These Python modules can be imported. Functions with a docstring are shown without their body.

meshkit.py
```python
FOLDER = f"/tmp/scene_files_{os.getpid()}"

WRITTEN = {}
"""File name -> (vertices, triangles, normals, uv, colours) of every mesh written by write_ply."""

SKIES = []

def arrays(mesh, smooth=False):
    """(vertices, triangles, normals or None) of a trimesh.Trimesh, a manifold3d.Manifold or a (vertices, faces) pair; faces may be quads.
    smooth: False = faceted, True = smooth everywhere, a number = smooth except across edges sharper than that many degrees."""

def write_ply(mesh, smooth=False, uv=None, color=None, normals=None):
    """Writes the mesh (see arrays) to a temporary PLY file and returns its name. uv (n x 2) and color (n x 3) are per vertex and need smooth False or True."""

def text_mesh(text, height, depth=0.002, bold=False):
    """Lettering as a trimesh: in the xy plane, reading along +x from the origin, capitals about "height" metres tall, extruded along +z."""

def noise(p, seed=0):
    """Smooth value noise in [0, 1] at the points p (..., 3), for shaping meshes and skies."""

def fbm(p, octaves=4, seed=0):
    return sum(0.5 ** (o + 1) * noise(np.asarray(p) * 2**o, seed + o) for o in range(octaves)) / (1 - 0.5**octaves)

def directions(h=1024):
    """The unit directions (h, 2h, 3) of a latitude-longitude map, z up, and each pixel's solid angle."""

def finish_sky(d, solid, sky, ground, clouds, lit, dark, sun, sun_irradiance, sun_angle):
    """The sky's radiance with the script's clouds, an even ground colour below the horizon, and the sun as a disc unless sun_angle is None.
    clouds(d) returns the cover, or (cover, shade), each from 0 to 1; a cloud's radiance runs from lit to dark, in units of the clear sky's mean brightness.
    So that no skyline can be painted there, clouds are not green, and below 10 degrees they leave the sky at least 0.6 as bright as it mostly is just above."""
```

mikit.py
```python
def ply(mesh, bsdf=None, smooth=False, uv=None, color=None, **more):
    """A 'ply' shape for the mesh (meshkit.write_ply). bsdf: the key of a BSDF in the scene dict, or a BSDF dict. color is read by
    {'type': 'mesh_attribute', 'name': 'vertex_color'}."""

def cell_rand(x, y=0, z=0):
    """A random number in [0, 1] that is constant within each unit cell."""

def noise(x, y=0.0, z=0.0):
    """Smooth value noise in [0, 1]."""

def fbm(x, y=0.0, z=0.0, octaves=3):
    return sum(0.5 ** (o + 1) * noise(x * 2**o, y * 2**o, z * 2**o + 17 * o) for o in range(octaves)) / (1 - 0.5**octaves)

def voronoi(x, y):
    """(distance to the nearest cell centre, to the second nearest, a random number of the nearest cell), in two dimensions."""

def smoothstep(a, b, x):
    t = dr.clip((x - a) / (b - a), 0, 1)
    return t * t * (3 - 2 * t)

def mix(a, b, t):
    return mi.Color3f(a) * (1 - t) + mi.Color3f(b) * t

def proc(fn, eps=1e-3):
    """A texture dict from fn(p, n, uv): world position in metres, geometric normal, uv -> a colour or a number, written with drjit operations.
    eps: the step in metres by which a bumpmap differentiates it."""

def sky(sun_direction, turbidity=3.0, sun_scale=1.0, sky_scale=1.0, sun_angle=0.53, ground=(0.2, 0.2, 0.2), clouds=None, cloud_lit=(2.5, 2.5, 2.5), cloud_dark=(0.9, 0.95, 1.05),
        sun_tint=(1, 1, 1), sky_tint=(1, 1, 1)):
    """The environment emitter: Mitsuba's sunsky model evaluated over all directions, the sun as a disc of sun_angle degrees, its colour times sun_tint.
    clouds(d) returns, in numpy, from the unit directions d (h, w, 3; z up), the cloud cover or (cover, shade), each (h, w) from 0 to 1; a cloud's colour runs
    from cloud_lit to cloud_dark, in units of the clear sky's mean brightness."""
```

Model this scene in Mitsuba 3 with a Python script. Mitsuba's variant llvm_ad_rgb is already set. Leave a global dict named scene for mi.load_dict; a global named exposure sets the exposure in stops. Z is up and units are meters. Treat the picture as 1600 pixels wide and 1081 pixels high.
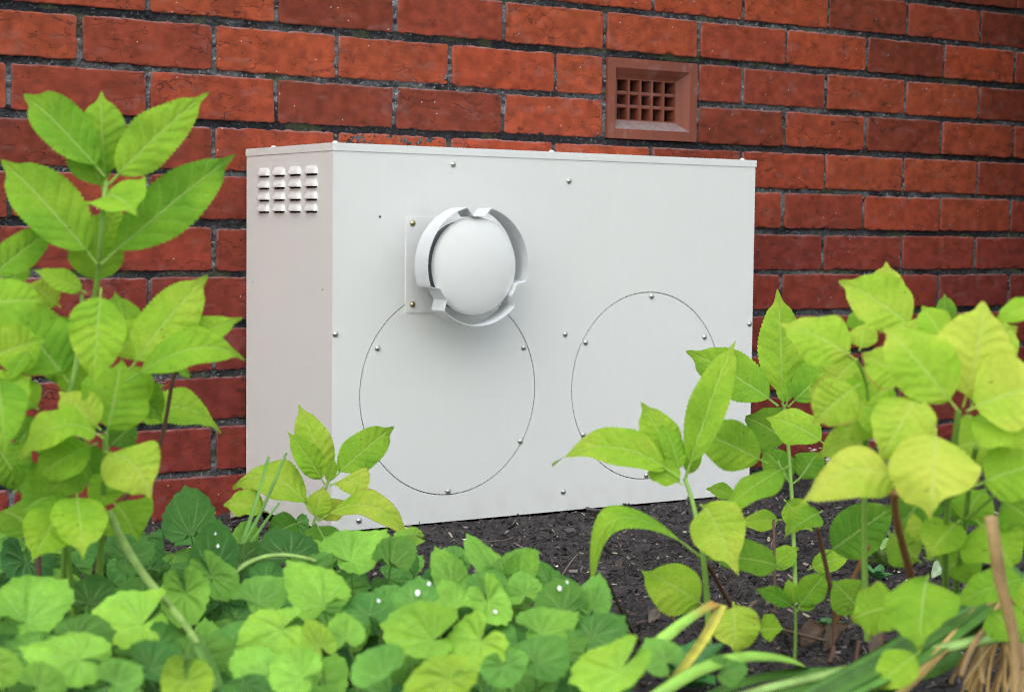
import math, random
import numpy as np, trimesh, drjit as dr, mitsuba as mi
import manifold3d as m3
import shapely, shapely.geometry as sg
import mikit, meshkit
from mikit import noise, fbm, voronoi, cell_rand, smoothstep, mix, proc
T = mi.ScalarTransform4f
# ---------------------------------------------------------------- camera, sky, exposure
CAM = np.array([-2.147, -2.8969, -0.1861])
FWD, UPV = [0.55392, 0.83026, -0.06194], [0.02499, 0.05779, 0.99802]
scene, labels = {}, {}
scene['camera'] = {'type': 'thinlens', 'fov': 31.769, 'fov_axis': 'x', 'near_clip': 0.05, 'far_clip': 200.0,
                   'aperture_radius': 0.0044, 'focus_distance': 3.02,
                   'to_world': T().look_at(origin=CAM.tolist(), target=(CAM + FWD).tolist(), up=UPV)}
exposure = 2.66
scene['sky'] = mikit.sky([-0.62, -0.50, 0.62], turbidity=4, sun_scale=0.20, sun_angle=58, clouds=lambda d: (np.ones(d.shape[:2]), 1 - np.clip(d[..., 2], 0, 1)),   # an overcast dome, brighter overhead than at the horizon
                         cloud_lit=(2.84, 3.08, 3.30), sun_tint=(1, 1.16, 1.42), cloud_dark=(1.79, 1.92, 2.07), ground=(0.12, 0.14, 0.08))
# ---------------------------------------------------------------- helpers
rng = np.random.default_rng(11)
def nrm(v): v = np.asarray(v, float); return v / (np.linalg.norm(v) + 1e-12)
def put(key, mesh, mat, smooth=False, uv=None, color=None, **more):
    """one entry; a key already taken gets the next number"""
    k, i = key, 0
    while k in scene: i += 1; k = f'{key}_{i:03d}'
    scene[k] = mikit.ply(mesh, mat, smooth=smooth, uv=uv, color=color, **more)
    return k
def again(key, source, to_world):
    k, i = key, 0
    while k in scene: i += 1; k = f'{key}_{i:03d}'
    scene[k] = {**scene[source], 'to_world': to_world}
    return k
def tag(key, label=None, cat=None, group=None, kind=None):
    labels[key] = {a: b for a, b in (('label', label), ('category', cat), ('group', group), ('kind', kind)) if b}
def box(x0, x1, y0, y1, z0, z1):
    return trimesh.creation.box(bounds=[[x0, y0, z0], [x1, y1, z1]])
def mbox(x0, x1, y0, y1, z0, z1):
    return m3.Manifold.cube([x1 - x0, y1 - y0, z1 - z0]).translate([x0, y0, z0])
def tm(man):
    m = man.to_mesh(); return trimesh.Trimesh(m.vert_properties[:, :3], m.tri_verts, process=False)
def cat(ms): return trimesh.util.concatenate(ms)
def tube(pts, r0, r1=None, sides=8, sub=6, cap=True):
    """a smooth tapering tube through the points -> (v, f, s) with s the fraction along"""
    pts = np.asarray(pts, float); r1 = r0 if r1 is None else r1
    if len(pts) > 2:
        from scipy.interpolate import CubicSpline
        t = np.r_[0, np.cumsum(np.linalg.norm(np.diff(pts, axis=0), axis=1))]
        pts = CubicSpline(t / t[-1], pts)(np.linspace(0, 1, sub * (len(pts) - 1) + 1))
    n = len(pts); tg = np.gradient(pts, axis=0); tg /= np.linalg.norm(tg, axis=1, keepdims=True) + 1e-12
    a = np.cross(tg, [0.31, 0.17, 0.93]); bad = np.linalg.norm(a, axis=1) < .2
    a[bad] = np.cross(tg[bad], [1, 0, 0.1]); a /= np.linalg.norm(a, axis=1, keepdims=True)
    b = np.cross(tg, a); s = np.linspace(0, 1, n); r = r0 + (r1 - r0) * s
    an = np.arange(sides) * 2 * np.pi / sides
    v = pts[:, None] + r[:, None, None] * (np.cos(an)[None, :, None] * a[:, None] + np.sin(an)[None, :, None] * b[:, None])
    i, j = np.meshgrid(np.arange(n - 1), np.arange(sides), indexing='ij')
    q = np.stack([i * sides + j, i * sides + (j + 1) % sides, (i + 1) * sides + (j + 1) % sides, (i + 1) * sides + j], -1).reshape(-1, 4)
    f = np.vstack([q[:, [0, 1, 2]], q[:, [0, 2, 3]]])
    v = v.reshape(-1, 3); ss = np.repeat(s, sides)
    if cap:
        e = (n - 1) * sides; v = np.vstack([v, pts[:1] , pts[-1:]]); ss = np.r_[ss, 0, 1]
        j = np.arange(sides)
        f = np.vstack([f, np.stack([(j + 1) % sides, j, j * 0 + len(v) - 2], 1), np.stack([e + j, e + (j + 1) % sides, j * 0 + len(v) - 1], 1)])
    return v, f, ss
# ---------------------------------------------------------------- materials
def enc(a): return dr.clip((a - dr.floor(a) - .05) / .9, 0, 1)
def brick_parts(p, uv):
    i = dr.floor(uv.x); u, v = enc(uv.x), enc(uv.y)
    du = dr.minimum(u, 1 - u) * (0.23 * (1 + 0 * u)); dv = dr.minimum(v, 1 - v) * 0.074
    return i, u, v, dr.minimum(du, dv)
def cracks(p, i):
    x, z = p.x + i * 3.7, p.z + i * 1.3
    wx = x * 13 + .9 * fbm(x * 60, z * 80, 1.0); wz = z * 52 + 1.5 * fbm(x * 45, z * 60, 7.0)
    a, b, _ = voronoi(wx, wz)
    keep = smoothstep(.36, .54, noise(x * 24, z * 36, 3.0)) * (.45 + .55 * cell_rand(i, 13))
    return (1 - smoothstep(.012, .06, b - a)) * keep
def brick_col(p, n, uv):
    i, u, v, d = brick_parts(p, uv)
    h1, h2 = cell_rand(i, 5), cell_rand(i, 9)
    c = mix((.32, .064, .028), (.25, .048, .026), smoothstep(.2, .95, h1))
    c = mix(c, (.175, .036, .020), smoothstep(.72, .95, h2))
    c = mix(c, (.34, .060, .025), smoothstep(.2, .0, h2) * .8)
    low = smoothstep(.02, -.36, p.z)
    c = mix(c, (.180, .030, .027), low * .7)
    g = fbm(p.x * 55 + i, p.z * 70, 2.0)
    c = c * (.62 + .76 * g) * (.88 + .24 * noise(p.x * 900, p.z * 900, i))
    c = mix(c, (.13, .040, .030), smoothstep(.58, .78, fbm(p.x * 60 + i * 3, p.z * 95, 9.0)) * .35)
    c = mix(c, (.30, .17, .16), smoothstep(.62, .8, fbm(p.x * 32 + i * 5, p.z * 54, 4.0)) * .16)
    rim = smoothstep(.0048, .0006, d + .003 * (noise(p.x * 160, p.z * 160, 3.0) - .5))
    top = smoothstep(.5, 1., v)
    c = mix(c, (.30, .25, .27), rim * (.06 + .5 * top * noise(p.x * 30, p.z * 12, 8.0)))
    c = mix(c, (.050, .022, .018), cracks(p, i) * .85)
    a, b, w = voronoi(p.x * 95, p.z * 95)
    c = mix(c, (.62, .58, .55), smoothstep(.13, .07, a) * dr.select(w > .985, 1., 0.))
    c = mix(c, (.035, .02, .02), smoothstep(.16, .08, a) * dr.select(w < .05, 1., 0.))
    return c
def brick_h(p, n, uv):
    i, u, v, d = brick_parts(p, uv)
    return .0008 * fbm(p.x * 130, p.z * 190, p.y * 100, octaves=4) - .0010 * cracks(p, i) + .00035 * noise(p.x * 700, p.z * 700)
scene['m_brick'] = {'type': 'bumpmap', 'arbitrary': proc(brick_h, eps=.0005), 'scale': 1.0,
                    'bsdf': {'type': 'principled', 'base_color': proc(brick_col), 'roughness': .75, 'specular': .14}}
CH = 0.08706
def mortar_col(p, n, uv):
    m = p.z / CH; line = dr.floor(m + .5); dz = dr.abs(m - line) * CH
    head = smoothstep(.007, .013, dz)
    odd = line - 2 * dr.floor(line / 2)
    g = fbm(p.x * 40, p.z * 90, 3.0); k = noise(p.x * 420, p.z * 420, 2.0)
    light = dr.clip(.10 + .55 * head + .34 * odd + .9 * (noise(p.x * 5, line * 3.1, 4.0) - .5), 0, 1)
    c = mix((.019, .019, .023), (.15, .15, .157), light * smoothstep(.22, .66, g))
    c = c * (.55 + .9 * k)
    c = mix(c, (.42, .42, .43), smoothstep(.80, .9, noise(p.x * 260, p.z * 300, 6.0)) * (.15 + .5 * light))
    return mix(c, (.07, .085, .03), smoothstep(.74, .84, noise(p.x * 22, p.z * 50, 9.0)) * .4)
scene['m_mortar'] = {'type': 'principled', 'base_color': proc(mortar_col), 'roughness': .9, 'specular': .25}
def terracotta_col(p, n, uv):
    c = mix((.215, .056, .030), (.165, .048, .031), fbm(p.x * 30, p.z * 30, p.y * 30))
    dust = smoothstep(.25, .9, n.z) * (.45 + .7 * noise(p.x * 150, p.y * 200, p.z * 80))
    c = mix(c, (.24, .21, .215), dr.clip(dust, 0, .85))
    return mix(c, (.25, .15, .14), smoothstep(.62, .8, fbm(p.x * 60, p.z * 35, 5.)) * .35) * (.88 + .24 * noise(p.x * 700, p.z * 700, p.y * 700))
scene['m_terracotta'] = {'type': 'principled', 'base_color': proc(terracotta_col), 'roughness': .55, 'specular': .4}
def paint_col(p, n, uv):
    g = fbm(p.x * 6, p.z * 3, p.y * 6)
    c = mi.Color3f(.705, .705, .69) * (.985 + .03 * g) * (.992 + .016 * noise((p.x + p.y) * 420, p.z * 14, 1.0))
    dirt = smoothstep(-.60, -.675, p.z) * smoothstep(.35, .75, fbm(p.x * 40, p.z * 25, p.y * 40))
    return mix(c, (.36, .33, .29), dirt * .12)
scene['m_paint'] = {'type': 'bumpmap', 'arbitrary': proc(lambda p, n, uv: .00006 * fbm(p.x * 300, p.z * 300, p.y * 300) + .0009 * fbm(p.x * 5, p.z * 4, p.y * 5, octaves=2), eps=.002), 'scale': 1.0,
                    'bsdf': {'type': 'principled', 'base_color': proc(paint_col), 'roughness': .38, 'specular': .5}}
scene['m_flue'] = {'type': 'principled', 'base_color': proc(lambda p, n, uv: mi.Color3f(.72, .72, .715) * (.98 + .04 * fbm(p.x * 30, p.y * 30, p.z * 30))), 'roughness': .33, 'specular': .5}
scene['m_collar_shade'] = {'type': 'principled', 'base_color': {'type': 'rgb', 'value': [.045, .05, .06]}, 'roughness': .5, 'specular': .4}  # dark tone put in for the shade behind the flue disc
scene['m_ring'] = {'type': 'principled', 'base_color': {'type': 'rgb', 'value': [.60, .62, .64]}, 'roughness': .30, 'specular': .6}
scene['m_gap_shade'] = {'type': 'twosided', 'b': {'type': 'diffuse', 'reflectance': {'type': 'rgb', 'value': [.02, .02, .02]}}}  # near black, stands in for the shade inside the cabinet openings
scene['m_screw'] = {'type': 'principled', 'base_color': {'type': 'rgb', 'value': [.60, .60, .57]}, 'metallic': 1.0, 'roughness': .24}
scene['m_brass'] = {'type': 'principled', 'base_color': {'type': 'rgb', 'value': [.50, .43, .26]}, 'metallic': 1.0, 'roughness': .3}
def soil_col(p, n, uv):
    g = fbm(p.x * 30, p.y * 30, 3.0, octaves=4); k = noise(p.x * 260, p.y * 260, p.z * 200)
    c = mix((.016, .0145, .016), (.066, .056, .056), g * k * 1.6)
    lawn = smoothstep(-3.3, -3.6, p.y + .2 * noise(p.x * 6, p.y * 6))
    return mix(c, mix((.05, .09, .02), (.09, .14, .035), noise(p.x * 60, p.y * 60)), lawn)
scene['m_soil'] = {'type': 'principled', 'base_color': proc(soil_col), 'roughness': .85, 'specular': .3}
VC = {'type': 'mesh_attribute', 'name': 'vertex_color'}
scene['m_chip'] = {'type': 'twosided', 'b': {'type': 'principled', 'base_color': VC, 'roughness': .7, 'specular': .3}}
scene['m_tint'] = {'type': 'twosided', 'b': {'type': 'principled', 'base_color': VC, 'roughness': .5, 'specular': .4}}
# leaves: uv.x = leaf number + (.05..95), uv.y = class + (.05...95); class = yellow 0..9 + 10 * pink 0..3 + 100 * dark 0..3
def leaf_parts(uv):
    i = dr.floor(uv.x); u = enc(uv.x) * 2 - 1; v = enc(uv.y); c = dr.floor(uv.y)
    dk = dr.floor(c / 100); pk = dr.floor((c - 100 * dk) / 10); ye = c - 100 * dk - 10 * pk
    return i, u, v, ye / 9, pk / 3, dk / 3
def side_veins(u, v, k, n, w):
    a = dr.abs(u); t = v * n - a * k * (1 - .3 * a) + dr.select(u > 0, .5, 0.) + .5 * noise(v * 7 + 40 * w, a * 3, 20 * w)
    return dr.abs(t - dr.floor(t) - .5), t
def hyd_col(p, n, uv):
    i, u, v, ye, pk, dk = leaf_parts(uv)
    y = dr.clip(ye +   .62 * (fbm(p.x * 26 + i * 3.1, p.y * 26, p.z * 26) - .5) + .34 * (cell_rand(i, 3) - .5) + .12 * (v - .5), 0, 1)
    c = mix((.17, .42, .040), (.40, .68, .060), dr.clip(y * 2, 0, 1))
    c = mix(c, (.74, .82, .13), dr.clip(y * 2 - 1, 0, 1))
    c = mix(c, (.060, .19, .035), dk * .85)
    s, t = side_veins(u, v, 1.9, 8., cell_rand(i, 21))
    sv = smoothstep(.06, .015, s) * smoothstep(1.0, .75, dr.abs(u))
    f2, b2, w2 = voronoi(p.x * 190 + p.z * 60, p.y * 170 + p.z * 190)
    c = c * (.90 + .16 * noise(p.x * 330, p.y * 330, p.z * 330)) * (1 - .10 * smoothstep(.10, .0, b2 - f2))
    pale = mix(c, (.62, .74, .28), .65)
    c = mix(c, pale, sv * .28)
    mid = smoothstep(.06, .02, dr.abs(u) * (.35 + dr.sin(3.14 * v)))
    c = mix(c, pale, mid * .65)
    edge = smoothstep(.8, 1., dr.maximum(dr.abs(u), v * v))
    c = mix(c, (.50, .17, .10), pk * smoothstep(.35, .95, edge * .6 + .6 * v * noise(p.x * 60 + i, p.z * 60, p.y * 60)))
    a, b, w = voronoi(p.x * 70 + i * 2., p.z * 70 + p.y * 40)
    return mix(c, (.16, .10, .03), smoothstep(.12, .05, a) * dr.select(w > .95, .7, 0.))
def hyd_h(p, n, uv):
    i, u, v, ye, pk, dk = leaf_parts(uv)
    s, t = side_veins(u, v, 1.9, 8., cell_rand(i, 21))
    return .0012 * smoothstep(.0, .5, s) * smoothstep(0., .15, dr.abs(u)) + .0006 * fbm(p.x * 230, p.y * 230, p.z * 230)
scene['m_hydrangea'] = {'type': 'bumpmap', 'arbitrary': proc(hyd_h, eps=.0006), 'scale': 1.0,
    'bsdf': {'type': 'principledthin', 'base_color': proc(hyd_col), 'roughness': .30, 'diff_trans': .95, 'eta': 1.55, 'spec_trans': 0.0}}
def vio_col(p, n, uv):
    i, u, v, ye, pk, dk = leaf_parts(uv)
    y = dr.clip(ye + .35 * (fbm(p.x * 24 + i * 2.3, p.y * 24, p.z * 24) - .5) + .2 * (cell_rand(i, 4) - .5), 0, 1)
    c = mix((.095, .265, .062), (.27, .53, .075), dr.clip(y * 2, 0, 1))
    c = mix(c, (.47, .62, .050), dr.clip(y * 2 - 1, 0, 1))
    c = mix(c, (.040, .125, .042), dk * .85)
    t = u * 5.5 + .3 * v * v * dr.sign(u) + .35 * (noise(u * 5 + i * 1.7, v * 3, i) - .5) * v; s = dr.abs(t - dr.floor(t + .5))
    vein = smoothstep(.060, .015, s * (.15 + v)) * smoothstep(1.02, .45, v)
    c = c * (.88 + .2 * noise(p.x * 300, p.y * 300, p.z * 300)) * (.72 + .5 * cell_rand(i, 31)) * (.82 + .36 * fbm(p.x * 55 + i, p.y * 55, p.z * 55))
    c = mix(c, mix(c, (.52, .66, .30), .6), vein * .5)
    c = mix(c, (.42, .16, .05), pk * smoothstep(.3, .8, v * .7 + .5 * noise(p.x * 70, p.z * 70, i)))
    a, b, w = voronoi(p.x * 80 + i, p.z * 60 + p.y * 60)
    return mix(c, (.12, .10, .04), smoothstep(.12, .05, a) * dr.select(w > .96, .6, 0.))
def vio_h(p, n, uv):
    i, u, v, ye, pk, dk = leaf_parts(uv)
    t = u * 5.5 + .3 * v * v * dr.sign(u) + .35 * (noise(u * 5 + i * 1.7, v * 3, i) - .5) * v; s = dr.abs(t - dr.floor(t + .5))
    return .0060 * smoothstep(.0, .5, s) * v * (1.05 - v) + .0012 * fbm(p.x * 110, p.y * 110, p.z * 110) + .0006 * fbm(p.x * 240, p.y * 240, p.z * 240)
scene['m_violet'] = {'type': 'bumpmap', 'arbitrary': proc(vio_h, eps=.0006), 'scale': 1.0,
    'bsdf': {'type': 'principledthin', 'base_color': proc(vio_col), 'roughness': .30, 'diff_trans': .5, 'eta': 1.55, 'spec_trans': 0.0}}
# ---------------------------------------------------------------- brick wall
def brick_mesh(L, H, seed, fine=True, depth=.035):
    r = np.random.default_rng(seed)
    if fine:
        k = np.r_[0, .0012, .003, .006, .011]
        xs = np.r_[k, np.linspace(.016, L - .016, 37 if L > .15 else 17), (L - k)[::-1]]
        zs = np.r_[k, np.linspace(.017, H - .017, 6), (H - k)[::-1]]
    else:
        xs, zs = np.array([0, .004, L - .004, L]), np.array([0, .004, H - .004, H])
    X, Z = np.meshgrid(xs, zs, indexing='ij'); o = seed * 1.37
    dx, dz = np.minimum(X, L - X), np.minimum(Z, H - Z); d = np.minimum(dx, dz)
    P = np.stack([X * 55, Z * 55, X * 0 + o], -1)
    # ragged arrises: the rim wanders in the plane and falls back
    amp = .0026 * np.clip(1 - d / .010, 0, 1) * np.where(dx < dz, .6, 1.0)
    j1 = meshkit.fbm(P * 1.6, 3, 1) ** 2; j2 = meshkit.noise(P * 6.1, 5) ** 3
    inset = amp * (1.5 * j1 + .8 * j2) + .0030 * (meshkit.fbm(P * .45, 2, 12) - .35) * np.clip(1 - d / .012, 0, 1)
    cx, cz = L / 2, H / 2
    Xn = X + np.sign(cx - X) * inset * (dx <= dz + .002); Zn = Z + np.sign(cz - Z) * inset * (dz <= dx + .002)
    # rounded corners
    rc = .005 + .006 * r.random(); qx, qz = np.clip(rc - dx, 0, None), np.clip(rc - dz, 0, None); q = np.hypot(qx, qz)
    s = np.where(q > rc, rc / np.maximum(q, 1e-9), 1)
    both = (qx > 0) & (qz > 0)
    Xn = np.where(both, Xn + np.sign(cx - X) * qx * (1 - s), Xn); Zn = np.where(both, Zn + np.sign(cz - Z) * qz * (1 - s), Zn)
    chip = np.clip(meshkit.noise(P * 1.3, 9) - .66, 0, 1) * 14 * np.clip(1 - d / .010, 0, 1)
    Y = .0020 * np.clip(1 - d / .0024, 0, 1) ** 2 + .0016 * (meshkit.fbm(P * .4, 3, 3) - .5) + .0016 * chip
    tx, tz, oy = r.normal(0, .006), r.normal(0, .010), r.normal(0, .0009)
    Y = Y + oy + tx * (X - cx) + tz * (Z - cz)
    V = np.stack([Xn, Y, Zn], -1); nx, nz = X.shape
    idx = np.arange(nx * nz).reshape(nx, nz)
    q = np.stack([idx[:-1, :-1], idx[1:, :-1], idx[1:, 1:], idx[:-1, 1:]], -1).reshape(-1, 4)
    ring = np.r_[idx[:, 0], idx[-1, 1:], idx[-2::-1, -1], idx[0, -2:0:-1]]
    v = V.reshape(-1, 3); back = v[ring] * [1, 0, 1] + [0, depth, 0]
    b = np.arange(len(ring)) + len(v); rn, bn = np.roll(ring, -1), np.roll(b, -1)
    f = np.vstack([q, np.stack([ring, b, bn, rn], -1)])
    uv = np.stack([X / L, Z / H], -1).reshape(-1, 2); uv = np.vstack([uv, uv[ring]])
    return np.vstack([v, back]), f, uv
BX0, BX1, M0, M1 = -1.75, 1.85, -9, 6
bed = lambda m: .0049 if m % 2 == 0 else .0034          # half a bed joint under course m
rowbricks, upper_v, upper_f, upper_u = 0, [], [], []
r = random.Random(5); seed = 0; nv = 0
for m in range(M0, 27):
    off = 0.0 if m % 2 == 0 else 0.12
    k0 = math.ceil((-3.0 - off) / .24)
    spans, x = [], off + .24 * k0
    while x < 3.2: spans.append([x, x + .24]); x += .24
    if m == 0: spans = [s for s in spans if abs(s[0]) > .01]
    if m == 1: spans = [s for s in spans if abs(s[0] + .12) > .01 and abs(s[0] - .12) > .01] + [[-.12, 0.], [.24, .36]]
    for a, b in spans:
        seed += 1
        near = BX0 - .1 < a and b < BX1 + .1 and m < M1
        ga, gb = .0028 + r.uniform(-.0011, .0011), .0028 + r.uniform(-.0011, .0011)
        z0 = m * CH + bed(m) + r.uniform(-.0011, .0011); z1 = (m + 1) * CH - bed(m + 1) + r.uniform(-.0011, .0011)
        v, f, uv = brick_mesh(b - a - ga - gb, z1 - z0, seed, near)
        v = v + [a + ga, 0, z0]; uv = np.stack([seed + .05 + .9 * uv[:, 0], .05 + .9 * uv[:, 1]], -1)
        if near:
            put('brick_wall__brick', (v, f), 'm_brick', smooth=True, uv=uv)
        else:
            upper_v.append(v); upper_f.append(f + nv); upper_u.append(uv); nv += len(v)
k = put('brick_wall__outer_brickwork', (np.vstack(upper_v), np.vstack(upper_f)), 'm_brick', smooth=True, uv=np.vstack(upper_u)); tag(k, kind='stuff')
# mortar: a rough recessed bed between the bricks
def sheet(xs, zs, fy):
    X, Z = np.meshgrid(xs, zs, indexing='ij'); V = np.stack([X, fy(X, Z), Z], -1).reshape(-1, 3)
    idx = np.arange(X.size).reshape(X.shape)
    return V, np.stack([idx[:-1, :-1], idx[1:, :-1], idx[1:, 1:], idx[:-1, 1:]], -1).reshape(-1, 4)
def mortar_y(X, Z):
    P = np.stack([X * 90, Z * 90, X * 0], -1)
    m = Z / CH; line = np.round(m); head = np.clip((np.abs(m - line) * CH - .006) / .005, 0, 1)
    odd = np.mod(line, 2)
    base = .0066 - .0026 * head - .0016 * odd
    Y = base + .0062 * (1 - .6 * head) * (meshkit.fbm(P * 1.6, 4, 4) - .5) - .004 * np.clip(meshkit.noise(P * 2.2, 8) - .7, 0, 1) / .3
    vent = (X > .008) & (X < .232) & (Z > .006) & (Z < .168)
    return np.where(vent, .12, np.maximum(Y, .0024))
xs, zs = np.arange(-1.36, 1.5, .0035), np.arange(-.70, .36, .003)
v, f = sheet(xs, zs, mortar_y); outer = box(-3.0, 3.2, .0135, .16, -.9, 2.4)
outer = tm(mbox(-3.0, 3.2, .0135, .16, -.9, 2.33) - mbox(.004, .236, -.1, .2, .002, .172) + mbox(-3, 3.2, .16, .2, -.9, 2.33))
put('brick_wall__mortar', cat([trimesh.Trimesh(v, np.vstack([f[:, [0, 1, 2]], f[:, [0, 2, 3]]]), process=False), outer]), 'm_mortar', smooth=False)
tag('brick_wall', 'old red brick wall with dark rough mortar joints behind the cabinet', 'wall')
# terracotta air vent
a0, a1, c0, c1, t, ins, flat = .0055, .2345, .0075, .1675, .0235, .0215, .0185
o = m3.CrossSection([[(a0, c0), (a1, c0), (a1, c1), (a0, c1)]]).offset(-.002, m3.JoinType.Round, 2, 16).offset(.002, m3.JoinType.Round, 2, 16)
def frust(i0, i1, y0, y1):
    p = [(x, y, z) for y, i in ((y0, i0), (y1, i1)) for x in (a0 + i, a1 - i) for z in (c0 + i, c1 - i)]
    return m3.Manifold.hull_points(np.array(p, np.float32))
fr = m3.Manifold.extrude(o, .05).rotate([90, 0, 0]).translate([0, .0465, 0])
fr = fr - frust(flat, flat + ins * .55, -.0045, .010) - frust(flat + ins * .42, flat + ins * .9, .0095, .0195) - frust(flat + ins, flat + ins, .015, .09)
put('brick_wall__air_vent', tm(fr), 'm_terracotta')
labels['brick_wall__air_vent'] = {'label': 'terracotta air vent with a grid of small square holes'}
i0, i1, j0, j1 = a0 + flat + ins, a1 - flat - ins, c0 + flat + ins, c1 - flat - ins
for k in range(1, 5):
    x = i0 + (i1 - i0) * k / 5
    put('brick_wall__air_vent__upright_bar', tm(m3.Manifold.hull_points(np.array([(x + s * w, y, z) for s in (-1, 1) for w, y in ((.0026, t - .004), (.0036, t + .001), (.0028, t + .022)) for z in (j0 - .001, j1 + .001)], np.float32))), 'm_terracotta')
for k in range(1, 3):
    z = j0 + (j1 - j0) * k / 3
    put('brick_wall__air_vent__cross_bar', tm(m3.Manifold.hull_points(np.array([(x, y, z + s * w) for s in (-1, 1) for w, y in ((.0024, t - .002), (.0038, t + .003), (.0030, t + .020)) for x in (i0 - .001, i1 + .001)], np.float32))), 'm_terracotta')
# ---------------------------------------------------------------- cabinet of the outdoor heater
XL, XR, ZT, ZB, D, TH = -.7799, .1144, -.0428, -.6722, .3245, .0012
def plate_xz(poly, y0, y1):
    m = trimesh.creation.extrude_polygon(poly, y1 - y0, engine='earcut')
    v = np.array(m.vertices); m.vertices = np.stack([v[:, 0], y1 - v[:, 2], v[:, 1]], 1)
    return m
def plate_yz(poly, x0, x1):
    m = trimesh.creation.extrude_polygon(poly, x1 - x0, engine='earcut')
    v = np.array(m.vertices); m.vertices = np.stack([x0 + v[:, 2], v[:, 0], v[:, 1]], 1)
    return m
circ = lambda x, z, r, n=128: sg.Point(x, z).buffer(r, n // 4)
COV = [(-.5553, -.4530, .1740), (-.1335, -.4577, .1705)]
front = sg.box(XL, ZB, XR, ZT - .002)
for x, z, rr in COV: front = front.difference(circ(x, z, rr))
front = front.difference(circ(-.6926, -.1603, .0022, 16))
C = 'heater_cabinet'
put(C + '__front_panel', plate_xz(front, -D, -D + TH), 'm_paint')
for x, z, rr in COV: put(C + '__round_cover', plate_xz(circ(x, z, rr - .0015), -D + .0001, -D + TH), 'm_paint')
put(C + '__groove_shade_sheet', box(XL + .004, XR - .004, -D + TH + .003, -D + TH + .004, ZB + .003, ZT - .004), 'm_gap_shade')  # black sheet that paints the shade seen through the cover grooves and hole
LY, LZ = [-.0740, -.1330, -.1920, -.2510], [-.0845, -.1052, -.1255, -.1455]
side = sg.box(-D + TH, ZB, -.004, ZT - .002)
for y in LY:
    for z in LZ: side = side.difference(sg.box(y - .0185, z - .0092, y + .0195, z - .0010))
for y, z in ((-.0296, -.276), (-.2906, -.280)): side = side.difference(circ(y, z, .0024, 16))
put(C + '__side_panel', plate_yz(side, XL, XL + TH), 'm_paint')
put(C + '__side_panel', plate_yz(sg.box(-D + TH, ZB, -.004, ZT - .002), XR - TH, XR), 'm_paint')
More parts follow.
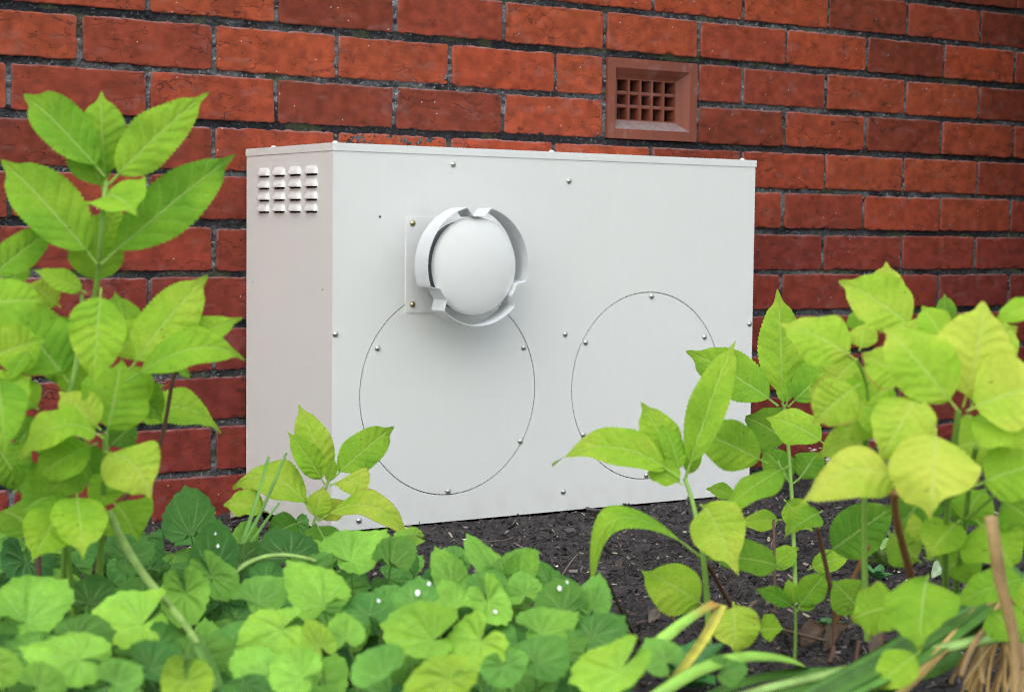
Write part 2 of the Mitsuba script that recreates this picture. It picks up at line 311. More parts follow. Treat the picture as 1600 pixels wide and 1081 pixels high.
put(C + '__back_panel', box(XL + TH, XR - TH, -.0055, -.004, ZB, ZT - .002), 'm_paint')
put(C + '__base_plate', box(XL + TH + .0005, XR - TH - .0005, -D + TH + .005, -.006, ZB + .001, ZB + .002), 'm_paint')
lid = mbox(XL - .0016, XR + .0016, -D - .0016, -.003, ZT - .0125, ZT) - mbox(XL - .0004, XR + .0004, -D - .0004, .1, ZT - .1, ZT - .0014)
put(C + '__lid', tm(lid), 'm_paint')
# louvres pressed out of the side
def louvre():
    nu, nw = 17, 7; u = np.linspace(-1, 1, nu); w = np.linspace(0, 1, nw); U, W = np.meshgrid(u, w, indexing='ij')
    hw = .0215 - .0045 * W ** 1.6; prof = np.sqrt(np.clip(1 - np.abs(U) ** 5, 0, 1))
    out = .0075 * prof * np.cos(W * np.pi / 2) ** .8
    V = np.stack([-out, U * hw, -.0065 + .0135 * W], -1).reshape(-1, 3)
    idx = np.arange(nu * nw).reshape(nu, nw)
    q = np.stack([idx[:-1, :-1], idx[1:, :-1], idx[1:, 1:], idx[:-1, 1:]], -1).reshape(-1, 4)
    inn = V + [.0010, 0, 0]; inn[:, 0] = np.minimum(inn[:, 0], .0)
    f = np.vstack([q, q[:, ::-1] + len(V)]); e = idx[:, 0]
    f = np.vstack([f, np.stack([e[1:], e[:-1], e[:-1] + len(V), e[1:] + len(V)], -1)])
    return np.vstack([V, inn]), f
scene['m_paint2'] = {'type': 'twosided', 'b': {'type': 'principled', 'base_color': {'type': 'rgb', 'value': [.695, .70, .69]}, 'roughness': .38, 'specular': .5}}
first = None
for z in LZ:
    for y in LY:
        tw = T().translate([XL, y, z])
        if first is None: first = put(C + '__louvre', louvre(), 'm_paint2', smooth=True, to_world=tw)
        else: again(C + '__louvre', first, tw)
put(C + '__louvre_shade_sheet', box(XL + .006, XL + .007, -.29, -.04, -.165, -.065), 'm_gap_shade')  # black sheet that paints the shade inside the louvre slots
# screws
def screw():
    rr = np.array([[0, 0], [.0054, 0], [.0054, .0007], [.0046, .0008], [.0044, .0016], [.0036, .0027], [.0024, .0034], [.0010, .0037], [0, .0038]])
    m = m3.Manifold.revolve(m3.CrossSection([rr[1:].tolist() + [[0, 0]]]), 28)
    for a in (25, 115): m = m - mbox(-.0023, .0023, -.00045, .00045, .0022, .006).rotate([0, 0, a])
    return tm(m)
SC = [(-.5534, -.0707), (-.3151, -.0923), (-.7741, -.3503), (-.6958, -.3751), (-.4068, -.3814), (-.4113, -.5436), (-.5576, -.6205), (-.7285, -.6571), (-.3190, -.3600),
      (-.2743, -.3757), (-.1281, -.2955), (-.2771, -.5395), (-.1333, -.6209), (-.3187, -.6384), (.1071, -.3498), (-.6993, -.5310), (-.0020, -.3720), (.0020, -.5440)]
sm, s0 = screw(), None
for i, (x, z) in enumerate(SC):
    tw = T().translate([x, -D, z]).rotate([0, 1, 0], (i * 47) % 90).rotate([1, 0, 0], 90)
    if s0 is None: s0 = put(C + '__screw', sm, 'm_screw', smooth=40, to_world=tw)
    else: again(C + '__screw', s0, tw)
ls = None
for x, y in ((XL + .012, -.085), (XL + .010, -D + .012), (-.345, -D + .012), (.092, -D + .012)):
    tw = T().translate([x, y, ZT])
    if ls is None: ls = put(C + '__lid_screw', sm, 'm_paint2', smooth=40, to_world=tw)
    else: again(C + '__lid_screw', ls, tw)
# flue terminal
FX, FZ = -.5550, -.2390
def lathe(prof, n=96):
    m = m3.Manifold.revolve(m3.CrossSection([prof]), n); return m.rotate([90, 0, 0]).translate([FX, -D, FZ])
core = lathe([(0, .0660), (.0780, .0660), (.0806, .0685), (.0806, .0715), (.0795, .0750), (.0755, .0785), (.0640, .0826), (.0480, .0858), (.0280, .0878), (.0100, .0886), (0, .0887)])
FK = C + '__flue_terminal'
put(FK, tm(core), 'm_flue', smooth=35)
labels[FK] = {'label': 'round white flue terminal with a domed disc and a notched ring'}
put(FK + '__shade_collar', tm(lathe([(0, 0), (.050, 0), (.050, .034), (.074, .035), (.074, .0659), (0, .0659)])), 'm_collar_shade', smooth=35)  # collar coloured dark to give the shaded crescent between disc and ring
put(FK + '__mounting_plate', box(-.6440, -.4660, -D - .0015, -D - .0001, FZ - .0790, FZ + .0790), 'm_flue')
th = np.radians(np.arange(0, 360, 1.25))
def rad(deg):
    d = np.min(np.abs((deg[:, None] - np.array([90, 214, 331]) + 180) % 360 - 180), axis=1)
    return np.interp(d, [0, 7, 8, 13.5, 15.5], [.0822, .0822, .0830, .0980, .0985])
R_ = rad(np.degrees(th)); dirs = np.stack([np.cos(th), np.sin(th)], -1)
t0, t1 = .0458, .0860
out = (R_[:, None] * dirs); n2 = np.stack([np.gradient(out[:, 1]), -np.gradient(out[:, 0])], -1); n2 /= np.linalg.norm(n2, axis=1, keepdims=True)
inn = out - n2 * .0012
mk = lambda q, tt: np.stack([FX + q[:, 0], np.full(len(q), -D - tt), FZ + q[:, 1]], -1)
n = len(th); V = np.vstack([mk(out, t0), mk(out, t1), mk(inn, t1), mk(inn, t0)]); i = np.arange(n); j = (i + 1) % n
F_ = np.vstack([np.stack([i + a * n, j + a * n, j + b * n, i + b * n], -1) for a, b in ((0, 1), (1, 2), (2, 3), (3, 0))])
tri = np.vstack([F_[:, [0, 1, 2]], F_[:, [0, 2, 3]]])
shr = trimesh.Trimesh(V, tri, process=False); trimesh.repair.fix_normals(shr)
put(FK + '__notched_ring', shr, 'm_ring', smooth=28)
b0 = None
for dx, dz in ((-.0769, .0690), (-.0757, -.0654), (.0769, .0690), (.0769, -.0654)):
    tw = T().translate([FX + dx, -D - .0015, FZ + dz]).rotate([0, 1, 0], 30).rotate([1, 0, 0], 90)
    if b0 is None: b0 = put(FK + '__screw', sm, 'm_brass', smooth=40, to_world=tw)
    else: again(FK + '__screw', b0, tw)
tag(C, 'pale grey metal outdoor heater cabinet with round flue and louvres against the brick wall', 'heater cabinet')
# ---------------------------------------------------------------- soil and mulch
def ground_z(x, y):
    x, y = np.asarray(x, float), np.asarray(y, float)
    P = np.stack([x * 7, y * 7, x * 0], -1); Q = np.stack([x * 45, y * 45, x * 0], -1)
    z = -.688 + .022 * (meshkit.fbm(P, 3, 2) - .5) + .020 * (meshkit.fbm(Q, 4, 6) - .5)
    near = np.clip(1 - np.maximum(np.maximum(XL - x, x - XR), np.maximum(-D - y, y)) / .08, 0, 1)
    z = z * (1 - near) + near * (-.6765 + .35 * (z + .688))
    inside = (x > XL - .01) & (x < XR + .01) & (y > -D + .01)
    return np.where(inside, -.70, z) + .045 * np.clip((x - .2) / 1.0, 0, 1) * np.clip((y + 1.0) / .9, 0, 1)
def gsheet(xs, ys):
    X, Y = np.meshgrid(xs, ys, indexing='ij'); V = np.stack([X, Y, ground_z(X, Y)], -1).reshape(-1, 3); idx = np.arange(X.size).reshape(X.shape)
    return V, np.stack([idx[:-1, :-1], idx[1:, :-1], idx[1:, 1:], idx[:-1, 1:]], -1).reshape(-1, 4)
v, f = gsheet(np.r_[-30, -8, np.arange(-2.6, -1.3, .04), np.arange(-1.3, 1.35, .008), np.arange(1.35, 2.6, .04), 8, 30], np.r_[-30, -8, -4, np.arange(-3.2, -1.7, .04), np.arange(-1.7, .008, .008)])
put('soil', (v, f), 'm_soil', smooth=True); tag('soil', 'dark moist garden soil under the plants', kind='structure')
def chips(n, xr, yr, seed, lo, hi, pale):
    r = np.random.default_rng(seed); V, F, K = [], [], []
    bx = np.array([[-1, -1, -1], [1, -1, -1], [1, 1, -1], [-1, 1, -1], [-1, -1, 1], [1, -1, 1], [1, 1, 1], [-1, 1, 1]], float)
    bf = np.array([[0, 2, 1], [0, 3, 2], [4, 5, 6], [4, 6, 7], [0, 1, 5], [0, 5, 4], [1, 2, 6], [1, 6, 5], [2, 3, 7], [2, 7, 6], [3, 0, 4], [3, 4, 7]])
    x, y = r.uniform(*xr, n), r.uniform(*yr, n); keep = ~((x > XL - .01) & (x < XR + .01) & (y > -D - .004)) & (y < -.012); x, y = x[keep], y[keep]; n = len(x)
    z = ground_z(x, y)
    L = lo + (hi - lo) * r.random(n) ** 2.6; W = np.clip(L * r.uniform(.08, .42, n), .0008, .009); H = np.clip(W * r.uniform(.2, .5, n), .0005, .0025)
    yaw, pit, rol = r.uniform(0, 6.283, n), r.normal(0, .45, n), r.normal(0, .7, n)
    b = bx[None] * r.uniform(.45, 1.15, (n, 8, 3)) * np.stack([L / 2, W / 2, H], -1)[:, None]
    ca, sa, cb, sb, cc, sc_ = np.cos(yaw), np.sin(yaw), np.cos(pit), np.sin(pit), np.cos(rol), np.sin(rol)
    Rz = np.stack([ca, -sa, 0 * ca, sa, ca, 0 * ca, 0 * ca, 0 * ca, 1 + 0 * ca], -1).reshape(n, 3, 3)
    Ry = np.stack([cb, 0 * cb, sb, 0 * cb, 1 + 0 * cb, 0 * cb, -sb, 0 * cb, cb], -1).reshape(n, 3, 3)
    Rx = np.stack([1 + 0 * cc, 0 * cc, 0 * cc, 0 * cc, cc, -sc_, 0 * cc, sc_, cc], -1).reshape(n, 3, 3)
    v = np.einsum('nij,nkj->nki', Rz @ Ry @ Rx, b) + np.stack([x, y, z + .0015 + .6 * H + .004 * r.random(n) ** 2], -1)[:, None]
    t = r.random(n)
    base = np.where((t < pale)[:, None], np.array([.25, .21, .17]), np.where((t < pale * 2.2 + .12)[:, None], np.array([.115, .095, .085]), np.array([.034, .029, .031])))
    c = base * np.exp(r.normal(0, .55, (n, 1))) * (1 + r.normal(0, .06, (n, 3)))
    return v.reshape(-1, 3), (bf[None] + 8 * np.arange(n)[:, None, None]).reshape(-1, 3), np.repeat(np.clip(c, .004, .8), 8, axis=0)
A, B = chips(80000, (-1.25, 1.35), (-1.75, .0), 3, .0018, .014, .03), chips(1300, (-1.25, 1.35), (-1.75, .0), 4, .010, .036, .05)
put('bark_mulch', (np.vstack([A[0], B[0]]), np.vstack([A[1], B[1] + len(A[0])])), 'm_chip', color=np.vstack([A[2], B[2]]))
tag('bark_mulch', 'dark shredded bark mulch scattered over the soil', 'mulch', kind='stuff')
# ---------------------------------------------------------------- unseen evergreen shrub, added right of the view to shade the wall
def shrub(n, c, rad, seed):
    r = np.random.default_rng(seed); d = r.normal(size=(n, 3)); d /= np.linalg.norm(d, axis=1, keepdims=True)
    lump = .80 + .35 * meshkit.fbm(d * 2.3 + 5, 3, 2); q = np.array(c) + d * np.array(rad) * (lump * r.random(n) ** .28)[:, None]
    a = r.normal(size=(n, 3)) + d * .8 + [0, 0, .3]; a /= np.linalg.norm(a, axis=1, keepdims=True); b = np.cross(a, r.normal(size=(n, 3))); b /= np.linalg.norm(b, axis=1, keepdims=True)
    L = r.uniform(.035, .075, n)[:, None]; W = L * .24; k = np.cross(a, b) * L * .12
    v = np.stack([q, q + a * L * .45 + b * W + k, q + a * L, q + a * L * .45 - b * W + k], 1).reshape(-1, 3); o = 4 * np.arange(n)[:, None]
    f = np.vstack([o + [0, 1, 2], o + [0, 2, 3]]); col = np.array([.035, .085, .022]) * r.uniform(.6, 1.5, (n, 1)) * np.ones((1, 3))
    return v, f, np.repeat(col, 4, axis=0)
v, f, c = shrub(15000, (1.50, -.50, .45), (.46, .44, 1.45), 8)
v2, f2, c2 = shrub(9000, (1.45, -.75, 1.45), (1.0, .70, .55), 9)  # overhanging crown, added to cut the overhead light on the right wall
k = put('added_shade_shrub__foliage', (np.vstack([v, v2]), np.vstack([f, f2 + len(v)])), 'm_chip', color=np.vstack([c, c2])); tag(k, kind='stuff')
for j, (dx, dy) in enumerate(((0, 0), (.12, .06), (-.1, .08))):
    v, f, _ = tube([(1.62 + dx * .4, -.5 + dy * .4, -.72), (1.62 + dx, -.5 + dy, -.1), (1.62 + 2 * dx, -.5 + 2 * dy, .8)], .016, .006)
    put('added_shade_shrub__trunk', (v, f), 'm_chip', smooth=True, color=np.tile([.09, .065, .045], (len(v), 1)))
tag('added_shade_shrub', 'unseen dense evergreen shrub added out of view to shade the right of the brick wall', 'shrub')
# measured plants: leaf = base, tip, bow, half width (x y z each, metres), fold, colour class
LEAVES = {
 'left_bush': [
  [-1.4483,-1.0703,-0.1296,-1.509,-0.9922,-0.0395,-0.0027,-0.0059,0.0033,0.0221,-0.0012,0.016,0.45,3],
  [-1.4446,-1.0735,-0.1383,-1.3456,-1.1065,-0.037,-0.0043,-0.0071,0.0019,0.0158,-0.015,-0.0203,0.3,3],
  [-1.4358,-1.043,-0.1355,-1.4367,-1.0292,-0.0359,-0.0038,-0.0063,0.0008,0.0233,-0.0139,0.0021,0.15,4],
  [-1.4378,-1.0426,-0.1479,-1.4606,-1.0066,-0.0701,-0.002,-0.0054,0.0019,0.0218,-0.0048,0.0086,0.3,3],
  [-1.4472,-1.0726,-0.1498,-1.4485,-1.1575,-0.1683,-0.0036,-0.0012,0.0058,-0.032,0.0046,-0.0189,0.25,4],
  [-1.4605,-1.0812,-0.2219,-1.5358,-0.9964,-0.1101,-0.0033,-0.0076,0.0036,0.0263,-0.0022,0.0194,0.35,3],
  [-1.4571,-1.0835,-0.2225,-1.2908,-1.0611,-0.099,-0.0026,-0.019,0.007,0.0188,-0.0111,-0.0233,0.3,3],
  [-1.4399,-1.0247,-0.2493,-1.4398,-1.0175,-0.1697,-0.0014,-0.0064,0.0006,0.0317,-0.0068,0.0006,0.25,4],
  [-1.4327,-1.0154,-0.2218,-1.4111,-1.0168,-0.1553,-0.0036,-0.0056,0.0011,0.0164,-0.0119,-0.0056,0.25,4],
  [-1.4672,-1.067,-0.2532,-1.5185,-1.046,-0.228,-0.0007,-0.0034,0.0014,0.0066,0.0032,0.0108,0.25,4],
  [-1.5631,-1.0263,-0.243,-1.4801,-1.0121,-0.1834,-0.0012,-0.0067,0.0033,0.012,-0.0092,-0.0145,0.25,3],
  [-1.6236,-1.1801,-0.2615,-1.5555,-1.2026,-0.2553,-0.0023,-0.006,0.003,-0.0016,-0.0119,-0.0252,0.15,3],
  [-1.4917,-1.0817,-0.3462,-1.5367,-1.0068,-0.2682,-0.0018,-0.0047,0.0035,0.0336,0.0008,0.0186,0.2,3],
  [-1.4524,-1.0008,-0.3635,-1.4661,-0.9793,-0.2962,-0.0018,-0.0041,0.001,0.027,-0.0097,0.0086,0.25,101],
  [-1.476,-1.1328,-0.2457,-1.4997,-1.1734,-0.3422,-0.0027,-0.0063,0.0033,-0.0267,0.0122,0.0014,0.2,4],
  [-1.4327,-1.0962,-0.3364,-1.3391,-1.0908,-0.2327,-0.0048,-0.0106,0.0049,0.0197,-0.0168,-0.0169,0.15,5],
  [-1.4029,-1.0793,-0.3275,-1.2949,-1.0856,-0.2795,-0.0027,-0.01,0.0047,0.0074,-0.0104,-0.0179,0.25,4],
  [-1.4433,-1.1139,-0.3455,-1.3329,-1.1681,-0.3177,0.007,-0.0031,0.0218,-0.0017,-0.0134,-0.0195,0.25,5],
  [-1.4026,-1.0425,-0.3153,-1.404,-0.9865,-0.2543,-0.0024,-0.0028,0.0025,0.0174,-0.0079,0.0077,0.25,2],
  [-1.4687,-1.1252,-0.4008,-1.4354,-1.0851,-0.3221,-0.0005,-0.0045,0.0025,0.0358,-0.0099,-0.0101,0.15,4],
  [-1.476,-1.1317,-0.3918,-1.5103,-1.1029,-0.3518,-0.0012,-0.0035,0.0015,0.0183,0.0006,0.0153,0.15,6],
  [-1.4849,-1.1622,-0.3962,-1.5669,-1.1473,-0.4087,-0.0004,0.0017,0.0198,0.0029,0.0304,0.017,0.15,6],
  [-1.4868,-1.1494,-0.4026,-1.5465,-1.129,-0.4359,-0.0024,-0.0039,0.0019,-0.0055,0.0116,0.017,0.25,4],
  [-1.4866,-1.1268,-0.4202,-1.5318,-1.1207,-0.4575,-0.0018,-0.0037,0.0016,-0.0113,0.0122,0.0157,0.25,103],
  [-1.4702,-1.1252,-0.4147,-1.438,-1.1715,-0.4584,0.005,-0.0026,0.0095,-0.0294,-0.0039,-0.0174,0.1,7],
  [-1.3484,-0.8934,-0.4154,-1.2523,-0.9356,-0.4223,0.0032,-0.0004,0.0242,-0.0079,-0.0142,-0.0232,0.25,3],
  [-1.3943,-0.9366,-0.437,-1.3546,-0.9284,-0.4073,-0.0008,-0.0028,0.0019,0.0107,-0.0109,-0.0113,0.25,201],
  [-1.5859,-1.1381,-0.3302,-1.5972,-1.1973,-0.4015,-0.0008,-0.0045,0.0039,-0.0255,0.0047,0.0002,0.25,3],
  [-1.492,-0.878,-0.3629,-1.4624,-0.9043,-0.3912,-0.0016,-0.0037,0.0018,-0.0144,-0.0006,-0.0145,0.25,101],
  [-1.478,-0.9498,-0.3937,-1.512,-0.9646,-0.4273,-0.001,-0.0029,0.0022,-0.0116,0.0098,0.0074,0.25,102],
  [-1.5019,-1.1311,-0.455,-1.5179,-1.1939,-0.5079,-0.0023,-0.0044,0.0059,-0.0274,0.0098,-0.0033,0.15,4],
  [-1.5109,-1.1145,-0.4731,-1.5537,-1.149,-0.5155,-0.0008,-0.0037,0.0038,-0.0221,0.0151,0.0101,0.15,4],
  [-1.4969,-1.0068,-0.5186,-1.524,-0.9298,-0.4968,-0.0016,-0.0026,0.0074,0.0357,0.0095,0.0109,0.25,102],
  [-1.4118,-1.0011,-0.4886,-1.407,-1.0601,-0.5226,-0.001,-0.0028,0.0047,-0.0346,0.001,-0.0065,0.25,5],
  [-1.5352,-1.086,-0.3093,-1.5638,-1.1016,-0.342,-0.0007,-0.0019,0.0015,-0.0065,0.0051,0.0032,0.25,4],
  [-1.5525,-1.013,-0.2928,-1.5306,-1.0312,-0.3262,-0.0005,-0.0025,0.001,-0.0152,-0.001,-0.0095,0.25,103],
  [-1.537,-0.9724,-0.4167,-1.5163,-1.0149,-0.4687,-0.0021,-0.0047,0.003,-0.024,0.003,-0.012,0.25,102],
  [-1.3831,-0.9516,-0.376,-1.329,-0.956,-0.363,-0.0008,-0.0032,0.0021,0.0012,-0.0046,-0.0065,0.25,3],
  [-1.3277,-0.9861,-0.3425,-1.3195,-0.9979,-0.3543,-0.0007,-0.0013,0.0008,-0.0047,0.0003,-0.0036,0.25,3],
  [-1.4404,-1.0701,-0.3777,-1.3897,-1.0525,-0.3325,-0.0009,-0.0038,0.0025,0.016,-0.0126,-0.0131,0.25,4],
  [-1.462,-1.0224,-0.4157,-1.454,-1.0584,-0.4607,-0.0017,-0.0042,0.0031,-0.0192,0.0035,-0.0062,0.25,102],
  [-1.403,-1.0211,-0.3553,-1.3768,-1.0571,-0.3957,-0.001,-0.0031,0.0021,-0.0193,-0.0014,-0.0112,0.25,3],
  [-1.4738,-0.9324,-0.4459,-1.4219,-0.8921,-0.3941,-0.001,-0.0053,0.0052,0.0196,-0.013,-0.0095,0.25,201],
  [-1.4865,-0.9039,-0.4995,-1.4427,-0.9174,-0.4789,-0.002,-0.0026,0.0024,0.0027,-0.0184,-0.0179,0.25,201],
  [-1.5212,-0.9703,-0.247,-1.4939,-0.963,-0.2228,-0.0008,-0.0022,0.0015,0.0091,-0.0085,-0.0077,0.25,3],
  [-1.4733,-1.0346,-0.3586,-1.4735,-1.0919,-0.4079,-0.0008,-0.0028,0.0033,-0.0206,0.0024,-0.0027,0.25,4],
  [-1.5258,-1.085,-0.3725,-1.5507,-1.0488,-0.3478,-0.0012,-0.002,0.0017,0.0182,0.0021,0.0153,0.25,4],
  [-1.5247,-1.0409,-0.4172,-1.4833,-1.0424,-0.3919,-0.0006,-0.0026,0.0008,0.0104,-0.0074,-0.0174,0.25,3],
  [-1.5307,-1.0165,-0.4675,-1.4851,-1.0067,-0.4405,-0.0004,-0.0025,0.0016,0.0119,-0.0121,-0.0158,0.25,103],
  [-1.5823,-1.0952,-0.3691,-1.5381,-1.098,-0.3347,-0.0019,-0.0037,0.0022,0.0128,-0.0172,-0.0178,0.25,4],
  [-1.4968,-1.0983,-0.4528,-1.5502,-1.0961,-0.4758,-0.0011,-0.0024,0.0024,-0.0068,0.0206,0.0178,0.25,3],
  [-1.4728,-1.0044,-0.2705,-1.5041,-0.9826,-0.2432,-0.001,-0.0035,0.0017,0.0128,0.0025,0.0128,0.25,4],
  [-1.4944,-0.9941,-0.3262,-1.4361,-0.9731,-0.2865,-0.0005,-0.0057,0.0038,0.0158,-0.0122,-0.0167,0.25,3],
  [-1.5747,-1.0724,-0.3189,-1.5191,-1.0862,-0.2997,-0.0015,-0.0039,0.0015,0.0057,-0.0121,-0.0253,0.25,4],
  [-1.428,-1.0383,-0.3253,-1.3807,-1.0397,-0.2844,-0.0016,-0.0039,0.0017,0.0129,-0.0121,-0.0153,0.25,4],
  [-1.4434,-1.0311,-0.367,-1.4645,-0.9806,-0.3279,-0.0022,-0.0033,0.0031,0.0205,-0.0016,0.0131,0.25,3],
  [-1.4299,-1.0702,-0.4471,-1.4705,-1.1018,-0.4812,-0.001,-0.0032,0.0041,-0.0174,0.0146,0.0072,0.25,3],
  [-1.4053,-1.0815,-0.3782,-1.4263,-1.0617,-0.3514,-0.001,-0.0033,0.0016,0.0169,0.0008,0.0126,0.25,4],
 ],
 'middle_seedling': [
  [-0.9926,-0.7176,-0.5274,-1.0154,-0.6691,-0.422,-0.0042,-0.0081,0.0028,0.0237,-0.0091,0.0093,0.15,6],
  [-1.0204,-0.7591,-0.5248,-1.058,-0.7211,-0.4539,-0.0027,-0.0073,0.0025,0.0168,-0.0028,0.0104,0.4,3],
  [-1.0022,-0.7467,-0.5197,-0.9006,-0.7378,-0.4524,-0.0019,-0.005,0.0035,0.0127,-0.0166,-0.017,0.25,4],
  [-1.0146,-0.7629,-0.5256,-0.9891,-0.8006,-0.5572,0.0124,-0.0066,0.0224,-0.0227,-0.0028,-0.015,0.2,6],
  [-1.0449,-0.7695,-0.5614,-1.1186,-0.6777,-0.529,0.0042,-0.0007,0.0278,0.0246,0.0124,0.0206,0.25,14],
  [-1.0931,-0.7372,-0.5595,-1.1421,-0.7003,-0.5487,-0.0017,-0.0036,0.0044,0.0139,0.0136,0.0167,0.25,5],
  [-1.0479,-0.792,-0.5675,-0.9497,-0.8738,-0.5911,0.0048,-0.0007,0.0337,-0.0126,-0.0107,-0.0154,0.25,25],
  [-1.0376,-0.7631,-0.5724,-1.0168,-0.7467,-0.5275,-0.0012,-0.0022,0.0014,0.0147,-0.0098,-0.0032,0.25,6],
  [-1.0255,-0.7472,-0.5738,-0.9795,-0.7597,-0.5521,-0.0021,-0.003,0.0027,0.0022,-0.0118,-0.0114,0.25,16],
  [-1.0653,-0.8163,-0.5644,-1.0628,-0.8618,-0.6031,-0.0008,-0.0022,0.0025,-0.0268,0.0034,-0.0056,0.25,201],
  [-1.076,-0.7972,-0.5654,-1.1233,-0.7899,-0.5853,-0.0017,-0.0031,0.0028,-0.0041,0.0166,0.016,0.25,201],
  [-0.9988,-0.7257,-0.5304,-0.981,-0.7123,-0.496,-0.0012,-0.002,0.0014,0.0069,-0.0052,-0.0015,0.25,4],
 ],
 'right_shoot': [
  [-0.8198,-1.2742,-0.4701,-0.7191,-1.2434,-0.3056,-0.0101,-0.0122,0.0085,0.0155,-0.0171,-0.0063,0.45,4],
  [-0.8436,-1.294,-0.4639,-0.9441,-1.1804,-0.452,-0.0012,0.0028,0.027,0.0132,0.0095,0.0205,0.25,4],
  [-0.8094,-1.2445,-0.4629,-0.8313,-1.2052,-0.3832,-0.0034,-0.0058,0.002,0.0203,-0.0084,0.0097,0.15,6],
  [-0.8303,-1.2787,-0.4629,-0.8245,-1.2365,-0.4074,-0.0021,-0.0048,0.0039,0.0143,-0.0046,0.002,0.35,4],
  [-0.6715,-1.2521,-0.4622,-0.7266,-1.1684,-0.4234,-0.0054,-0.0048,0.0028,0.0157,-0.002,0.0267,0.25,3],
  [-0.8408,-1.2964,-0.4712,-0.861,-1.2514,-0.4528,-0.0011,-0.0014,0.0022,0.0141,0.0028,0.0088,0.25,4],
  [-0.8059,-1.2593,-0.469,-0.7757,-1.2453,-0.4304,-0.0012,-0.0022,0.0018,0.0079,-0.0072,-0.0035,0.25,4],
  [-0.8567,-1.3471,-0.4863,-0.8677,-1.4218,-0.5493,-0.0003,0.0011,0.0124,-0.0221,0.0177,-0.0171,0.15,7],
  [-0.7527,-1.3774,-0.446,-0.8401,-1.3588,-0.4991,-0.0039,-0.0037,0.0051,-0.0035,0.0225,0.0137,0.15,4],
  [-0.8355,-1.3302,-0.5533,-0.9539,-1.2773,-0.6048,-0.029,0.0246,0.0712,0.0014,0.0167,0.0139,0.2,4],
  [-0.8216,-1.3197,-0.6113,-0.8618,-1.2458,-0.5748,-0.0053,-0.005,0.0043,0.0205,-0.0008,0.0242,0.1,4],
  [-0.6448,-1.2555,-0.5921,-0.7235,-1.2036,-0.5788,-0.0028,-0.0054,0.0046,0.0118,0.0122,0.0217,0.25,102],
  [-0.8741,-1.4269,-0.5808,-0.8964,-1.4584,-0.6293,-0.0028,-0.0031,0.0033,-0.0234,0.0192,-0.0017,0.1,5],
  [-0.7865,-1.3688,-0.6334,-0.766,-1.3911,-0.6293,-0.0013,-0.0009,0.0016,-0.0086,-0.0104,-0.0133,0.25,4],
 ],
 'right_back': [
  [-0.357,-0.9296,-0.4309,-0.347,-0.9051,-0.2609,-0.0059,-0.008,0.0015,0.0295,-0.0213,0.0013,0.12,4],
  [-0.3888,-0.9565,-0.4291,-0.4711,-0.8456,-0.352,-0.0071,-0.0091,0.0054,0.0221,-0.0017,0.026,0.3,2],
  [-0.3705,-0.9568,-0.4318,-0.2784,-0.9905,-0.3475,-0.0056,-0.0064,0.0036,0.0111,-0.0217,-0.0208,0.3,2],
  [-0.3691,-0.9457,-0.4309,-0.3488,-0.9179,-0.3878,-0.0019,-0.0019,0.0021,0.007,-0.006,0.0006,0.25,3],
  [-0.3652,-0.9483,-0.4309,-0.342,-0.9327,-0.3917,-0.0026,-0.002,0.0023,0.0051,-0.0068,-0.0003,0.25,3],
  [-0.3067,-0.8959,-0.4967,-0.3468,-0.8379,-0.4567,-0.0029,-0.0043,0.0033,0.0313,0.0015,0.0292,0.25,101],
  [-0.4016,-1.0718,-0.474,-0.4455,-0.9929,-0.438,-0.0039,-0.0052,0.0067,0.0248,0.0054,0.0186,0.25,3],
  [-0.3548,-0.9634,-0.5404,-0.3104,-0.9686,-0.4956,-0.004,-0.0027,0.0036,0.0066,-0.0219,-0.0091,0.25,102],
  [-0.343,-0.8179,-0.5835,-0.3762,-0.7845,-0.5705,-0.0022,-0.0032,0.0025,0.0077,0.0033,0.0112,0.25,4],
  [-0.3207,-0.8949,-0.609,-0.3672,-0.8499,-0.6174,-0.0033,-0.0029,0.0027,0.0055,0.0086,0.0157,0.25,4],
  [-0.5133,-1.183,-0.5419,-0.5727,-1.1743,-0.5736,-0.0025,-0.003,0.0039,-0.004,0.0208,0.0131,0.25,3],
  [-0.5808,-1.2613,-0.5811,-0.521,-1.3231,-0.5129,-0.0043,-0.0035,0.0006,0.0113,-0.0186,-0.0269,0.2,101],
  [-0.474,-1.0364,-0.6471,-0.4262,-1.0459,-0.6176,-0.0015,-0.002,0.0018,0.0048,-0.0149,-0.0126,0.25,4],
  [-0.4191,-1.006,-0.5565,-0.4023,-1.0481,-0.5976,-0.0022,-0.002,0.0012,-0.0152,0.0083,-0.0147,0.25,3],
  [-0.4625,-1.1035,-0.6373,-0.4126,-1.1353,-0.6175,-0.0035,-0.0037,0.003,-0.0012,-0.0109,-0.0146,0.25,3],
  [-0.3322,-0.9309,-0.5487,-0.3538,-0.8832,-0.5002,-0.0033,-0.0048,0.0032,0.0228,-0.0054,0.0155,0.25,101],
 ],
 'yellow_bush': [
  [-0.8414,-1.7084,-0.3486,-0.8714,-1.6385,-0.2699,-0.0047,-0.0046,0.0023,0.0233,-0.0134,0.0208,0.42,7],
  [-0.8215,-1.6975,-0.348,-0.7889,-1.6929,-0.2445,-0.0041,-0.007,0.0016,0.032,-0.0211,-0.0091,0.15,7],
  [-0.8343,-1.7132,-0.3497,-0.7691,-1.7647,-0.3212,-0.0038,-0.003,0.0033,-0.0063,-0.0245,-0.0298,0.25,7],
  [-0.8202,-1.6991,-0.3566,-0.7871,-1.7665,-0.3752,-0.0026,-0.002,0.0024,-0.0192,-0.0031,-0.0232,0.25,4],
  [-0.8621,-1.6814,-0.3328,-0.9247,-1.688,-0.3963,-0.0042,-0.0061,0.0048,-0.0166,0.0226,0.0141,0.25,7],
  [-0.9041,-1.7397,-0.3597,-0.9476,-1.7783,-0.4308,-0.0043,-0.0043,0.005,-0.029,0.0305,0.0012,0.1,7],
